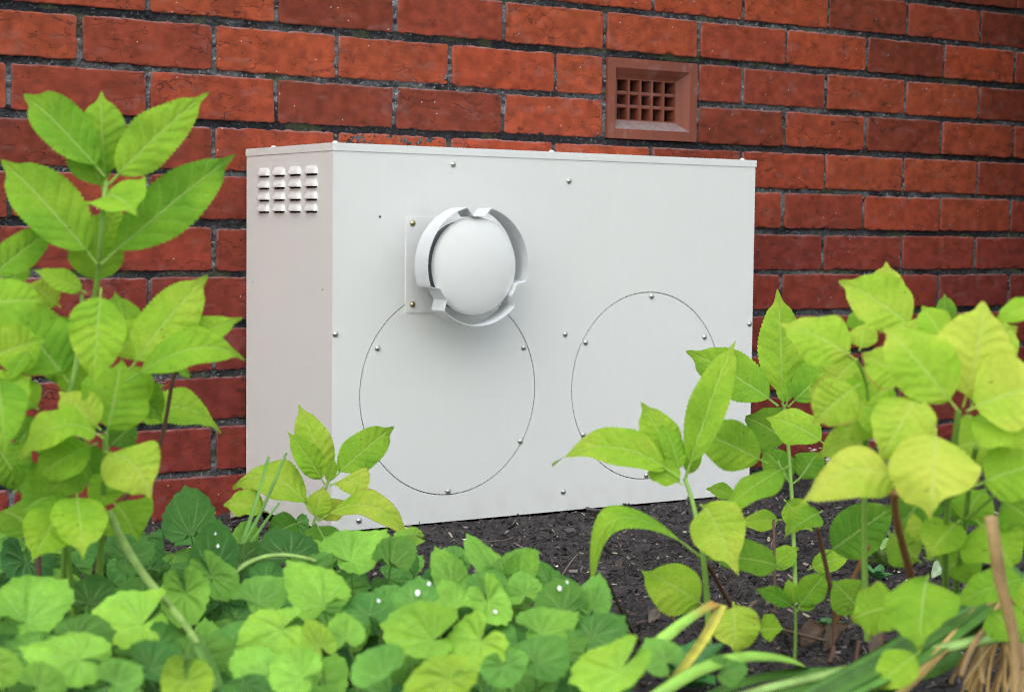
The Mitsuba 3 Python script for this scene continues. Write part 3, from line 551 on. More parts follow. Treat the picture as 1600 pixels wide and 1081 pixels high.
  [-0.9154,-1.7124,-0.4182,-0.9847,-1.6368,-0.4448,0.0035,-0.0003,0.0272,0.0059,0.014,0.0244,0.12,7],
  [-0.8285,-1.7224,-0.4205,-0.7556,-1.7565,-0.3989,-0.0032,-0.0041,0.0044,-0.0036,-0.0225,-0.0234,0.25,4],
  [-0.6794,-1.4987,-0.2865,-0.7314,-1.4311,-0.2318,-0.0034,-0.0047,0.0025,0.0226,-0.0031,0.0253,0.25,6],
  [-0.6792,-1.4496,-0.2732,-0.6748,-1.4471,-0.2115,-0.0032,-0.0038,0.0004,0.0183,-0.0155,-0.0007,0.25,7],
  [-0.6986,-1.5588,-0.2954,-0.6987,-1.5237,-0.2585,-0.0024,-0.0021,0.002,0.015,-0.009,0.0087,0.25,4],
  [-0.5758,-1.4481,-0.2956,-0.5626,-1.4303,-0.249,-0.0036,-0.0025,0.002,0.0084,-0.0109,0.0018,0.25,102],
  [-0.7012,-1.698,-0.2465,-0.7604,-1.6766,-0.2676,-0.002,-0.0029,0.0025,-0.0004,0.01,0.0113,0.25,5],
  [-0.8066,-1.5363,-0.3129,-0.8532,-1.4682,-0.275,-0.0049,-0.0056,0.0041,0.0199,0.0002,0.0241,0.12,7],
  [-0.7893,-1.5231,-0.3047,-0.776,-1.5191,-0.2747,-0.0019,-0.0018,0.0011,0.0108,-0.0132,-0.003,0.25,5],
  [-0.7809,-1.5911,-0.3338,-0.813,-1.549,-0.3052,-0.0036,-0.004,0.0019,0.0151,-0.0034,0.0219,0.25,36],
  [-0.861,-1.5977,-0.3317,-0.8979,-1.5681,-0.3726,-0.0041,-0.0028,0.0017,-0.0052,0.019,0.0185,0.25,26],
  [-0.7274,-1.5072,-0.3449,-0.7826,-1.4859,-0.4068,-0.0055,-0.005,0.0032,-0.0119,0.0254,0.0194,0.25,4],
  [-0.7088,-1.4635,-0.4003,-0.7509,-1.4231,-0.4301,-0.0042,-0.0027,0.0023,0.0007,0.0117,0.0148,0.25,5],
  [-0.7297,-1.6357,-0.4736,-0.7281,-1.6862,-0.5194,-0.0029,-0.0042,0.0045,-0.0341,0.0101,-0.0124,0.1,3],
  [-0.7434,-1.6266,-0.4738,-0.7818,-1.6183,-0.5115,-0.0032,-0.0023,0.0027,-0.0068,0.0238,0.0122,0.25,4],
  [-0.7349,-1.5732,-0.4887,-0.7529,-1.5585,-0.4921,-0.0007,-0.0007,0.0007,0.0043,0.0081,0.0121,0.25,6],
  [-0.9134,-1.7436,-0.4953,-0.9641,-1.7826,-0.5502,-0.0045,-0.0028,0.0061,-0.0211,0.0302,-0.0019,0.1,4],
  [-0.8303,-1.6346,-0.5517,-0.8661,-1.5979,-0.5681,-0.0021,-0.0011,0.0022,0.0138,0.0248,0.0252,0.25,14],
  [-0.7637,-1.7364,-0.5134,-0.8237,-1.6924,-0.542,-0.005,-0.0038,0.0046,0.003,0.0137,0.0147,0.25,3],
  [-0.9506,-1.7716,-0.5569,-0.9986,-1.7583,-0.5897,-0.0021,-0.0017,0.0023,-0.0023,0.016,0.0099,0.25,4],
  [-0.7209,-1.5094,-0.3157,-0.704,-1.5454,-0.3414,-0.0018,-0.0021,0.0018,-0.0229,0.0032,-0.0196,0.25,4],
  [-0.7085,-1.6438,-0.3933,-0.6998,-1.6876,-0.4348,-0.0031,-0.0027,0.0022,-0.0166,0.0088,-0.0127,0.25,103],
  [-0.7338,-1.5049,-0.3713,-0.734,-1.5439,-0.409,-0.0028,-0.002,0.0021,-0.0171,0.0112,-0.0116,0.25,5],
  [-0.6899,-1.6498,-0.3077,-0.6895,-1.6923,-0.3568,-0.0024,-0.002,0.0017,-0.0192,0.0132,-0.0115,0.25,6],
  [-0.6387,-1.5773,-0.4911,-0.6544,-1.5268,-0.472,-0.0023,-0.0017,0.0026,0.0203,-0.0003,0.0175,0.25,102],
  [-0.6897,-1.5405,-0.4537,-0.7452,-1.5392,-0.4982,-0.0019,-0.0024,0.0023,-0.0103,0.0215,0.0134,0.25,201],
  [-0.7357,-1.6983,-0.56,-0.6941,-1.7023,-0.5245,-0.0019,-0.0018,0.0021,0.0065,-0.018,-0.0096,0.25,3],
  [-0.7563,-1.5507,-0.3798,-0.7873,-1.5124,-0.36,-0.0014,-0.002,0.0016,0.0197,0.0041,0.0228,0.25,5],
  [-0.741,-1.6071,-0.352,-0.751,-1.5742,-0.2839,-0.0042,-0.0044,0.0015,0.0228,-0.0174,0.0118,0.25,5],
  [-0.7323,-1.6255,-0.3608,-0.6965,-1.6464,-0.2879,-0.0036,-0.0022,0.0011,0.011,-0.0249,-0.0125,0.25,5],
  [-0.7155,-1.4578,-0.3833,-0.7362,-1.4268,-0.3205,-0.0031,-0.0041,0.001,0.021,-0.0131,0.0134,0.25,4],
  [-0.6676,-1.5582,-0.4949,-0.6322,-1.5613,-0.4551,-0.0026,-0.0024,0.0021,0.0103,-0.0208,-0.0107,0.25,3],
  [-0.6863,-1.5499,-0.5505,-0.6531,-1.573,-0.515,-0.0027,-0.0017,0.0014,0.0045,-0.023,-0.0191,0.25,3],
  [-0.6854,-1.4349,-0.6139,-0.6979,-1.3949,-0.5788,-0.0035,-0.003,0.0021,0.0171,-0.0085,0.0159,0.25,103],
  [-0.6663,-1.5027,-0.5459,-0.6715,-1.458,-0.5161,-0.0032,-0.0014,0.0015,0.0139,-0.0114,0.0195,0.25,103],
  [-0.7585,-1.6717,-0.407,-0.7162,-1.6831,-0.3759,-0.0026,-0.0032,0.0024,0.0074,-0.0192,-0.0171,0.25,6],
  [-0.726,-1.4887,-0.4082,-0.7326,-1.4541,-0.3473,-0.0042,-0.0046,0.0022,0.023,-0.0156,0.0113,0.25,5],
  [-0.7981,-1.7157,-0.5437,-0.7978,-1.7596,-0.5666,-0.002,-0.0009,0.0017,-0.015,0.0071,-0.0137,0.25,3],
  [-0.7841,-1.5078,-0.3756,-0.7419,-1.5307,-0.3412,-0.0037,-0.0022,0.003,0.0007,-0.0287,-0.02,0.25,6],
  [-0.692,-1.5286,-0.3153,-0.6951,-1.4829,-0.2757,-0.0041,-0.0031,0.0032,0.0232,-0.0133,0.0171,0.25,6],
  [-0.6899,-1.5899,-0.3115,-0.6463,-1.6112,-0.2774,-0.0031,-0.003,0.0021,0.0064,-0.0218,-0.0218,0.25,6],
  [-0.7077,-1.6419,-0.3604,-0.66,-1.6411,-0.3091,-0.0043,-0.0036,0.004,0.0122,-0.027,-0.0109,0.25,7],
  [-0.747,-1.6187,-0.4003,-0.7068,-1.6423,-0.3935,-0.0019,-0.0026,0.0024,-0.007,-0.0196,-0.0265,0.25,6],
  [-0.6811,-1.6029,-0.4058,-0.6456,-1.6138,-0.3657,-0.0026,-0.0034,0.0014,0.0138,-0.0178,-0.0171,0.25,6],
  [-0.7341,-1.4646,-0.3182,-0.7791,-1.4626,-0.3519,-0.0014,-0.0021,0.0017,-0.0104,0.0196,0.015,0.25,5],
  [-0.71,-1.6473,-0.4524,-0.6884,-1.6795,-0.4761,-0.0017,-0.0026,0.0019,-0.0218,-0.0001,-0.0197,0.25,4],
  [-0.6895,-1.6058,-0.5205,-0.6478,-1.6292,-0.5001,-0.0018,-0.0016,0.0018,-0.0018,-0.0221,-0.0218,0.25,4],
  [-0.6874,-1.3568,-0.3938,-0.6479,-1.3569,-0.3502,-0.0027,-0.0033,0.0024,0.0148,-0.0218,-0.0134,0.25,4],
  [-0.6847,-1.424,-0.3004,-0.6762,-1.3989,-0.2652,-0.0017,-0.0023,0.002,0.013,-0.0074,0.0022,0.25,3],
 ],
 'low_seedling': [
  [-0.703,-1.3393,-0.6219,-0.7317,-1.3034,-0.6008,-0.0018,-0.003,0.0027,0.009,0.0021,0.0086,0.25,2],
  [-0.7142,-1.3558,-0.6192,-0.6699,-1.356,-0.5789,-0.0023,-0.0031,0.0025,0.0077,-0.0125,-0.0085,0.25,4],
  [-0.6956,-1.3323,-0.6224,-0.6883,-1.3112,-0.5914,-0.0017,-0.002,0.0018,0.0081,-0.0054,0.0018,0.25,2],
  [-0.7149,-1.3555,-0.6215,-0.6863,-1.3602,-0.6085,-0.0009,-0.0017,0.0015,0.0018,-0.0064,-0.0062,0.25,3],
 ],
}
# violet leaf = notch, tip, half width, colour class
VIOLETS = [
 [-1.5709,-1.1796,-0.572,-1.5244,-1.1588,-0.5394,0.0221,-0.0239,-0.0163,3],
 [-1.5841,-1.3577,-0.572,-1.6258,-1.3362,-0.5516,0.0177,0.0179,0.0172,4],
 [-1.4821,-1.2526,-0.572,-1.5311,-1.2343,-0.5743,0.0107,0.032,0.0254,5],
 [-1.3821,-1.13,-0.572,-1.3885,-1.1548,-0.6092,-0.0234,0.0126,-0.0044,4],
 [-1.4891,-1.1321,-0.572,-1.4709,-1.1025,-0.5433,0.0236,-0.012,-0.0025,202],
 [-1.4469,-1.157,-0.572,-1.4454,-1.1359,-0.549,0.0247,-0.0063,0.0042,202],
 [-1.3174,-1.0515,-0.572,-1.3026,-1.0853,-0.5951,-0.0206,-0.0014,-0.0111,3],
 [-1.3045,-1.028,-0.572,-1.2828,-1.001,-0.5248,0.024,-0.0166,-0.0015,101],
 [-1.2267,-0.7871,-0.572,-1.2177,-0.7502,-0.5274,0.0327,-0.0122,0.0035,201],
 [-1.3581,-0.8989,-0.572,-1.323,-0.8992,-0.5583,0.0069,-0.0257,-0.0182,202],
 [-1.5526,-1.5239,-0.56,-1.5598,-1.5431,-0.5809,-0.0215,0.0069,0.001,7],
 [-1.6552,-1.3374,-0.572,-1.6364,-1.3638,-0.5814,-0.0152,-0.0069,-0.011,5],
 [-1.1413,-1.0536,-0.572,-1.0896,-1.0503,-0.5465,0.0099,-0.0299,-0.0162,4],
 [-1.2969,-1.281,-0.565,-1.3088,-1.2307,-0.5351,0.0261,-0.002,0.0137,5],
 [-1.2677,-1.3248,-0.572,-1.2649,-1.2968,-0.5497,0.0266,-0.0066,0.0049,1],
 [-1.2113,-1.3221,-0.572,-1.1935,-1.2981,-0.5432,0.0229,-0.011,-0.005,1],
 [-1.2692,-1.4508,-0.572,-1.3046,-1.4149,-0.565,0.0163,0.0112,0.0249,4],
 [-1.2363,-1.483,-0.572,-1.2696,-1.4842,-0.5909,-0.0097,0.0264,0.0154,6],
 [-1.361,-1.6295,-0.56,-1.4009,-1.6173,-0.5699,0.0007,0.0148,0.0156,6],
 [-1.1145,-1.2343,-0.572,-1.1154,-1.2013,-0.5358,0.0186,-0.0045,0.0045,3],
 [-1.0351,-1.1987,-0.572,-1.0434,-1.1498,-0.5455,0.0225,0.0006,0.006,3],
 [-1.0322,-1.2182,-0.572,-0.988,-1.22,-0.5523,0.005,-0.018,-0.0129,3],
 [-1.0992,-1.2844,-0.572,-1.0815,-1.2695,-0.5503,0.0195,-0.0159,-0.0049,2],
 [-1.1304,-1.3326,-0.572,-1.1283,-1.3664,-0.5956,-0.0207,0.0036,-0.007,4],
 [-1.337,-1.2106,-0.572,-1.3072,-1.2068,-0.5507,0.0108,-0.0282,-0.0101,103],
 [-1.3734,-1.3405,-0.572,-1.4145,-1.3241,-0.5811,0.0046,0.0237,0.0217,6],
 [-1.373,-1.4197,-0.572,-1.378,-1.4006,-0.5496,0.0141,-0.0039,0.0065,5],
 [-1.34,-1.4085,-0.572,-1.332,-1.3909,-0.5503,0.0178,-0.0089,0.0007,3],
 [-1.1921,-0.9952,-0.572,-1.191,-0.9555,-0.5457,0.0361,-0.0058,0.0073,201],
 [-1.1153,-1.1017,-0.572,-1.0807,-1.0863,-0.5511,0.0133,-0.0179,-0.0089,102],
 [-1.0897,-1.4087,-0.572,-1.0792,-1.3828,-0.5436,0.0267,-0.0114,0.0005,2],
 [-1.1316,-1.5202,-0.572,-1.0914,-1.5175,-0.552,0.0081,-0.0213,-0.0134,101],
 [-1.1677,-1.4859,-0.572,-1.131,-1.4969,-0.5577,-0.0013,-0.0234,-0.0147,3],
 [-1.0512,-1.4094,-0.572,-1.0331,-1.3942,-0.5441,0.0152,-0.0099,-0.0045,2],
 [-1.029,-1.2419,-0.572,-1.0046,-1.2351,-0.5514,0.01,-0.0138,-0.0073,3],
 [-1.2353,-1.5757,-0.572,-1.2037,-1.5788,-0.5575,0.0043,-0.0231,-0.0145,2],
 [-1.2247,-1.6858,-0.56,-1.2678,-1.676,-0.5742,0.0006,0.0227,0.0141,6],
 [-1.3818,-1.5557,-0.572,-1.3923,-1.5288,-0.5622,0.022,0.0031,0.015,2],
 [-1.4434,-1.5186,-0.572,-1.4646,-1.4993,-0.5621,0.0176,0.01,0.0181,4],
 [-1.0742,-1.3191,-0.572,-1.0669,-1.3015,-0.5492,0.0188,-0.0089,0.0008,3],
 [-1.174,-1.3368,-0.572,-1.175,-1.3127,-0.5526,0.021,-0.0027,0.0044,3],
 [-1.2073,-1.0711,-0.572,-1.1729,-1.0682,-0.5548,0.0069,-0.0163,-0.011,102],
 [-1.2353,-0.9604,-0.572,-1.2144,-0.9514,-0.5521,0.0149,-0.0183,-0.0074,202],
 [-1.5566,-1.2792,-0.572,-1.5254,-1.2965,-0.5631,-0.0045,-0.0172,-0.0177,102],
 [-1.5408,-1.4198,-0.572,-1.5123,-1.4165,-0.5618,0.0075,-0.0193,-0.0149,101],
 [-1.5879,-1.4572,-0.572,-1.5638,-1.4546,-0.5618,0.007,-0.0159,-0.0123,102],
 [-1.6468,-1.4343,-0.572,-1.6241,-1.4332,-0.5642,0.0061,-0.0181,-0.0152,3],
 [-1.469,-0.8726,-0.572,-1.4683,-0.914,-0.6022,-0.0297,0.0017,-0.0031,302],
 [-1.2657,-1.5714,-0.572,-1.2697,-1.5881,-0.5882,-0.0183,0.0117,-0.0075,2],
 [-1.1346,-1.6361,-0.572,-1.1381,-1.612,-0.5558,0.0158,-0.0047,0.0104,102],
 [-1.113,-1.6909,-0.572,-1.0893,-1.6935,-0.5629,0.002,-0.0149,-0.0094,2],
]
STEMS = {
 'left_bush': [
  ["g",0.0042,0.0028,[[-1.4536,-0.997,-0.6465],[-1.4742,-1.023,-0.5335],[-1.486,-1.0736,-0.3483],[-1.4514,-1.0531,-0.2484],[-1.4552,-1.0727,-0.2227],[-1.4413,-1.0575,-0.1359]]],
  ["g",0.0045,0.003,[[-1.4323,-0.9993,-0.6486],[-1.4428,-1.0434,-0.5262],[-1.4661,-1.1163,-0.4192],[-1.4686,-1.1248,-0.3949]]],
  ["g",0.0035,0.003,[[-1.4706,-0.9733,-0.642],[-1.5006,-1.0858,-0.481],[-1.509,-1.1036,-0.4713]]],
  ["b",0.0022,0.003,[[-1.3262,-0.9863,-0.3315],[-1.3398,-0.9816,-0.3899],[-1.3513,-0.9774,-0.4374],[-1.3998,-0.9741,-0.5039],[-1.4232,-0.9758,-0.5743],[-1.4383,-0.9954,-0.6486]]],
  ["b",0.003,0.003,[[-1.4629,-0.9049,-0.4643],[-1.4697,-0.9189,-0.5499],[-1.4719,-0.9368,-0.649]]],
  ["g",0.0025,0.002,[[-1.486,-1.0736,-0.3483],[-1.4759,-1.0653,-0.3086],[-1.4676,-1.0548,-0.255]]],
 ],
 'middle_seedling': [
  ["g",0.0022,0.0018,[[-1.0354,-0.7331,-0.6345],[-1.0392,-0.7624,-0.5758],[-1.0182,-0.7497,-0.5418],[-1.0026,-0.7347,-0.5246]]],
 ],
 'right_shoot': [
  ["g",0.004,0.0024,[[-0.8331,-1.339,-0.6508],[-0.8273,-1.3274,-0.6034],[-0.8361,-1.3298,-0.5533],[-0.8363,-1.3137,-0.5011],[-0.8261,-1.2818,-0.4673]]],
  ["b",0.0028,0.0024,[[-0.7401,-1.2797,-0.638],[-0.7693,-1.2813,-0.5985],[-0.814,-1.3091,-0.5631]]],
 ],
 'right_back': [
  ["g",0.0034,0.0026,[[-0.4761,-1.1006,-0.7201],[-0.4431,-1.0576,-0.6556],[-0.3762,-0.9732,-0.5406],[-0.3649,-0.9523,-0.4829],[-0.3683,-0.9461,-0.429]]],
  ["g",0.0018,0.0014,[[-0.3755,-0.9738,-0.5424],[-0.37,-0.9525,-0.5313],[-0.3638,-0.9313,-0.5135]]],
  ["g",0.0018,0.0014,[[-0.3755,-0.9738,-0.5424],[-0.3605,-0.9827,-0.5266],[-0.3491,-0.9885,-0.5043]]],
  ["b",0.0022,0.002,[[-0.5349,-1.1202,-0.701],[-0.5203,-1.1007,-0.6323],[-0.4992,-1.074,-0.57]]],
 ],
 'yellow_bush': [
  ["g",0.0042,0.003,[[-0.6588,-1.5384,-0.6348],[-0.7048,-1.5733,-0.5449],[-0.7753,-1.6395,-0.4486],[-0.8252,-1.6953,-0.3517]]],
  ["g",0.0036,0.0028,[[-0.6388,-1.5274,-0.6307],[-0.6706,-1.5599,-0.5434],[-0.701,-1.5954,-0.4836],[-0.7405,-1.6369,-0.4251],[-0.7662,-1.6656,-0.3943]]],
  ["g",0.0022,0.0018,[[-0.783,-1.6347,-0.4526],[-0.8136,-1.6852,-0.4349],[-0.8198,-1.7162,-0.4212]]],
  ["g",0.002,0.0016,[[-0.7151,-1.6097,-0.4784],[-0.7162,-1.6317,-0.4606],[-0.7165,-1.6543,-0.4431]]],
  ["g",0.0018,0.0016,[[-0.7692,-1.5172,-0.3686],[-0.785,-1.5283,-0.3364],[-0.8055,-1.5372,-0.3155]]],
  ["t",0.004,0.0046,[[-0.835,-1.6232,-0.4399],[-0.7567,-1.56,-0.5079],[-0.7145,-1.5307,-0.544],[-0.6029,-1.4317,-0.6423]]],
  ["b",0.0026,0.003,[[-0.6919,-1.3636,-0.5243],[-0.6705,-1.3576,-0.5763],[-0.6645,-1.3661,-0.6364],[-0.6841,-1.3805,-0.6807]]],
  ["t",0.0024,0.0026,[[-0.657,-1.4121,-0.5403],[-0.6612,-1.3888,-0.5887],[-0.6633,-1.3672,-0.6401]]],
  ["b",0.002,0.002,[[-0.724,-1.508,-0.3261],[-0.7204,-1.5117,-0.3434],[-0.729,-1.5076,-0.3643]]],
  ["b",0.0022,0.002,[[-0.6909,-1.4333,-0.643],[-0.7102,-1.4467,-0.6711],[-0.7381,-1.466,-0.6959]]],
  ["g",0.004,0.003,[[-0.7182,-1.4745,-0.6318],[-0.7324,-1.4783,-0.4868],[-0.762,-1.51,-0.3695]]],
 ],
 'low_seedling': [
  ["g",0.0022,0.0018,[[-0.7054,-1.3429,-0.6896],[-0.7032,-1.3415,-0.652],[-0.7024,-1.3398,-0.6219]]],
 ],
}
STRAPS = [
 ["lily_clump",0.0062,0,0.15,[[-0.6749,-1.6221,-0.608],[-0.9108,-1.7037,-0.5827],[-0.9943,-1.6966,-0.5889],[-1.0993,-1.7225,-0.5842],[-1.1995,-1.7522,-0.5859]]],
 ["lily_clump",0.011,1,0.5,[[-0.6113,-1.5998,-0.5481],[-0.7686,-1.6528,-0.5661],[-0.9399,-1.7317,-0.5722],[-1.0665,-1.78,-0.577],[-1.151,-1.8086,-0.585]]],
 ["lily_clump",0.012,1,0.6,[[-0.5902,-1.5915,-0.5706],[-0.7483,-1.6436,-0.5852],[-0.9011,-1.7111,-0.5959],[-1.0319,-1.7687,-0.6001]]],
 ["lily_clump",0.009,1,0.6,[[-0.633,-1.61,-0.5561],[-0.8098,-1.674,-0.5724],[-0.9646,-1.7403,-0.5863],[-1.0785,-1.7854,-0.5953]]],
 ["lily_clump",0.01,1,0.5,[[-0.6938,-1.5867,-0.6265],[-0.8677,-1.6627,-0.6167],[-0.9897,-1.7007,-0.6024],[-1.0881,-1.7313,-0.6008]]],
 ["lily_clump",0.008,1,0.4,[[-0.7176,-1.5363,-0.6478],[-0.8917,-1.5987,-0.6196],[-1.0169,-1.6343,-0.6023],[-1.1313,-1.6784,-0.6012]]],
 ["lily_clump",0.0062,0,0.15,[[-0.6749,-1.6221,-0.608],[-0.9108,-1.7037,-0.5827],[-0.9943,-1.6966,-0.5889],[-1.0993,-1.7225,-0.5842],[-1.1995,-1.7522,-0.5859]]],
 ["lily_clump",0.022,1,0.5,[[-0.6113,-1.5999,-0.5495],[-0.7686,-1.6529,-0.568],[-0.94,-1.7319,-0.5764],[-1.0665,-1.7801,-0.5786],[-1.151,-1.8086,-0.585]]],
 ["lily_clump",0.014,1,0.6,[[-0.6118,-1.6011,-0.5703],[-0.795,-1.6608,-0.5863],[-0.9502,-1.7262,-0.5912],[-1.0716,-1.7782,-0.598]]],
 ["lily_clump",0.006,3,0.6,[[-0.6329,-1.6096,-0.5493],[-0.7992,-1.681,-0.5723],[-0.918,-1.747,-0.582],[-0.9844,-1.7758,-0.5935]]],
 ["lily_clump",0.0095,2,0.5,[[-0.8362,-1.5176,-0.6506],[-0.96,-1.6118,-0.5987],[-1.0529,-1.6564,-0.5738],[-1.1386,-1.6949,-0.5651],[-1.2303,-1.7309,-0.5757]]],
 ["lily_clump",0.009,1,0.4,[[-0.7773,-1.5574,-0.6565],[-0.9682,-1.6437,-0.6159],[-1.0897,-1.682,-0.6002],[-1.1816,-1.7045,-0.5939]]],
 ["bent_lily_leaf",0.0078,2,0.35,[[-1.2366,-1.6679,-0.5947],[-1.1683,-1.6279,-0.5783],[-1.066,-1.5741,-0.5561],[-0.9998,-1.5454,-0.5484]]],
 ["bent_lily_leaf",0.0055,4,0.3,[[-0.9946,-1.5489,-0.5496],[-1.0314,-1.5738,-0.5663],[-1.1022,-1.6241,-0.5815],[-1.1572,-1.6605,-0.593],[-1.1915,-1.6861,-0.5968]]],
 ["pale_stalk",0.0043,0,0.1,[[-1.4339,-1.0468,-0.4914],[-1.4422,-1.1281,-0.5256],[-1.4505,-1.2329,-0.5516],[-1.4647,-1.3328,-0.5649],[-1.468,-1.3551,-0.5699]]],
 ["pale_stalk",0.0062,5,0.5,[[-1.4637,-1.3335,-0.5661],[-1.4696,-1.3789,-0.5806],[-1.4779,-1.4227,-0.5968],[-1.4928,-1.4621,-0.6119]]],
 ["arching_stalk",0.0035,0,0.1,[[-1.2989,-1.0589,-0.5769],[-1.2621,-1.0343,-0.5639],[-1.2287,-1.0321,-0.5591],[-1.2056,-1.0596,-0.5599],[-1.2045,-1.0845,-0.5598]]],
 ["grass_tuft",0.0028,5,0.5,[[-1.171,-0.8084,-0.595],[-1.1454,-0.7978,-0.5473],[-1.1253,-0.7842,-0.5087],[-1.1132,-0.778,-0.4792]]],
 ["grass_tuft",0.0028,5,0.5,[[-1.1893,-0.8211,-0.6062],[-1.1567,-0.8159,-0.5687],[-1.1248,-0.8094,-0.5182],[-1.0981,-0.7997,-0.4727]]],
 ["grass_tuft",0.0024,5,0.5,[[-1.1734,-0.8194,-0.6038],[-1.132,-0.8076,-0.5595],[-1.1074,-0.7983,-0.5376]]],
 ["grass_tuft",0.002,5,0.5,[[-1.1803,-0.8151,-0.6079],[-1.1517,-0.8205,-0.585],[-1.1377,-0.8289,-0.5725]]],
 ["straw_stalk",0.0062,6,0.2,[[-0.9102,-1.8132,-0.4312],[-0.9072,-1.8175,-0.4619],[-0.8956,-1.8159,-0.4978],[-0.8811,-1.8165,-0.537],[-0.8793,-1.8209,-0.5801],[-0.8817,-1.8223,-0.6204]]],
 ["straw00",0.0038311392716181628,7,0.25,[[-0.7267,-1.6843,-0.5698],[-0.8002,-1.7119,-0.5668],[-0.8679,-1.7456,-0.5953]]],
 ["straw01",0.0033433272325417004,3,0.25,[[-0.7054,-1.6709,-0.5473],[-0.7391,-1.6758,-0.5715],[-0.7825,-1.6772,-0.6347]]],
 ["straw02",0.0036617221999262024,7,0.25,[[-0.6946,-1.6524,-0.5649],[-0.7068,-1.6737,-0.5856],[-0.721,-1.6946,-0.6183]]],
 ["straw03",0.002442127135548598,6,0.25,[[-0.6735,-1.6316,-0.5627],[-0.7176,-1.6462,-0.5855],[-0.7745,-1.6562,-0.6609]]],
 ["straw04",0.0023348650674152537,7,0.25,[[-0.667,-1.6443,-0.5728],[-0.7247,-1.6854,-0.6009],[-0.7665,-1.7381,-0.6413]]],
 ["straw05",0.0027673047920903577,3,0.25,[[-0.6393,-1.6032,-0.5965],[-0.6778,-1.6289,-0.6395],[-0.7219,-1.65,-0.6718]]],
 ["straw06",0.0038855543008436176,6,0.25,[[-0.6991,-1.6493,-0.5551],[-0.7622,-1.6775,-0.5963],[-0.8052,-1.7175,-0.6157]]],
 ["straw07",0.0033986104872119212,7,0.25,[[-0.6497,-1.6331,-0.5801],[-0.6773,-1.65,-0.5921],[-0.7108,-1.6646,-0.6261]]],
 ["straw08",0.00295548817726671,3,0.25,[[-0.6225,-1.6043,-0.569],[-0.652,-1.6114,-0.6254],[-0.6667,-1.6284,-0.6833]]],
 ["straw09",0.001990337064325497,3,0.25,[[-0.6606,-1.6106,-0.5904],[-0.6797,-1.6332,-0.6189],[-0.6846,-1.6657,-0.6529]]],
 ["straw10",0.002897409181662089,3,0.25,[[-0.6499,-1.6167,-0.5813],[-0.7228,-1.6311,-0.6051],[-0.7822,-1.6548,-0.6332]]],
 ["straw11",0.0016266088373313723,3,0.25,[[-0.7122,-1.6797,-0.575],[-0.7215,-1.6902,-0.5844],[-0.7402,-1.6967,-0.6229]]],
 ["straw12",0.001791744795663053,3,0.25,[[-0.6603,-1.658,-0.5664],[-0.7067,-1.6463,-0.5858],[-0.7327,-1.6494,-0.6228]]],
 ["straw13",0.002365633739814777,7,0.25,[[-0.6179,-1.5993,-0.59],[-0.6478,-1.5996,-0.605],[-0.6781,-1.6023,-0.6553]]],
 ["straw14",0.0017126090166944437,3,0.25,[[-0.6764,-1.6394,-0.5628],[-0.71,-1.6717,-0.588],[-0.746,-1.704,-0.6346]]],
 ["straw15",0.0016984066239294966,3,0.25,[[-0.7017,-1.6494,-0.5699],[-0.748,-1.6929,-0.5916],[-0.7954,-1.7369,-0.629]]],
 ["straw16",0.0022353883892458743,6,0.25,[[-0.7223,-1.6845,-0.5694],[-0.7565,-1.6952,-0.578],[-0.809,-1.6963,-0.6201]]],
 ["straw17",0.0021244704030260516,7,0.25,[[-0.7022,-1.6868,-0.5522],[-0.7375,-1.6805,-0.6144],[-0.7574,-1.6821,-0.6463]]],
 ["straw18",0.0035898308402329887,6,0.25,[[-0.617,-1.6001,-0.5866],[-0.6317,-1.6176,-0.6085],[-0.6541,-1.6348,-0.6941]]],
 ["straw19",0.004188603456461725,3,0.25,[[-0.6255,-1.6116,-0.5828],[-0.6258,-1.6266,-0.6045],[-0.6409,-1.6349,-0.6666]]],
 ["straw20",0.002510118214231408,6,0.25,[[-0.6671,-1.6231,-0.5836],[-0.6712,-1.6395,-0.6446],[-0.6789,-1.6519,-0.6833]]],
 ["straw21",0.002782403506662501,3,0.25,[[-0.705,-1.657,-0.5713],[-0.7439,-1.7029,-0.6101],[-0.7828,-1.7486,-0.6463]]],
 ["straw22",0.0016328542316672212,7,0.25,[[-0.6197,-1.6123,-0.5879],[-0.6709,-1.6133,-0.6365],[-0.7184,-1.6167,-0.684]]],
 ["straw23",0.001783412246293349,3,0.25,[[-0.6678,-1.6422,-0.5522],[-0.7541,-1.6475,-0.5743],[-0.8073,-1.6744,-0.5901]]],
 ["straw24",0.00286033013503317,3,0.25,[[-0.7112,-1.6709,-0.5465],[-0.7634,-1.722,-0.5853],[-0.8278,-1.7643,-0.6131]]],
 ["straw25",0.0037606812635163347,3,0.25,[[-0.6452,-1.6165,-0.5685],[-0.6933,-1.6594,-0.6106],[-0.7443,-1.7007,-0.6573]]],
 ["straw26",0.002023378887887368,3,0.25,[[-0.7105,-1.6604,-0.5592],[-0.7446,-1.6901,-0.5784],[-0.772,-1.7249,-0.6066]]],
 ["straw27",0.0031078870808417215,3,0.25,[[-0.7003,-1.678,-0.574],[-0.7319,-1.676,-0.6227],[-0.7499,-1.6825,-0.6656]]],
 ["straw28",0.0026458600033789155,3,0.25,[[-0.691,-1.651,-0.5703],[-0.7527,-1.6677,-0.6196],[-0.8082,-1.688,-0.6606]]],
 ["straw29",0.004143553061432892,3,0.25,[[-0.6837,-1.6248,-0.5715],[-0.724,-1.644,-0.6318],[-0.7564,-1.6667,-0.6704]]],
 ["straw30",0.002614567751913795,3,0.25,[[-0.6689,-1.6419,-0.5722],[-0.7136,-1.6473,-0.5872],[-0.7525,-1.6616,-0.67]]],
 ["straw31",0.001748803192540495,3,0.25,[[-0.6348,-1.6118,-0.5857],[-0.6709,-1.6278,-0.617],[-0.7086,-1.6431,-0.6552]]],
 ["straw32",0.0018770066141802514,3,0.25,[[-0.688,-1.6614,-0.5765],[-0.7537,-1.6871,-0.5918],[-0.806,-1.7248,-0.65]]],
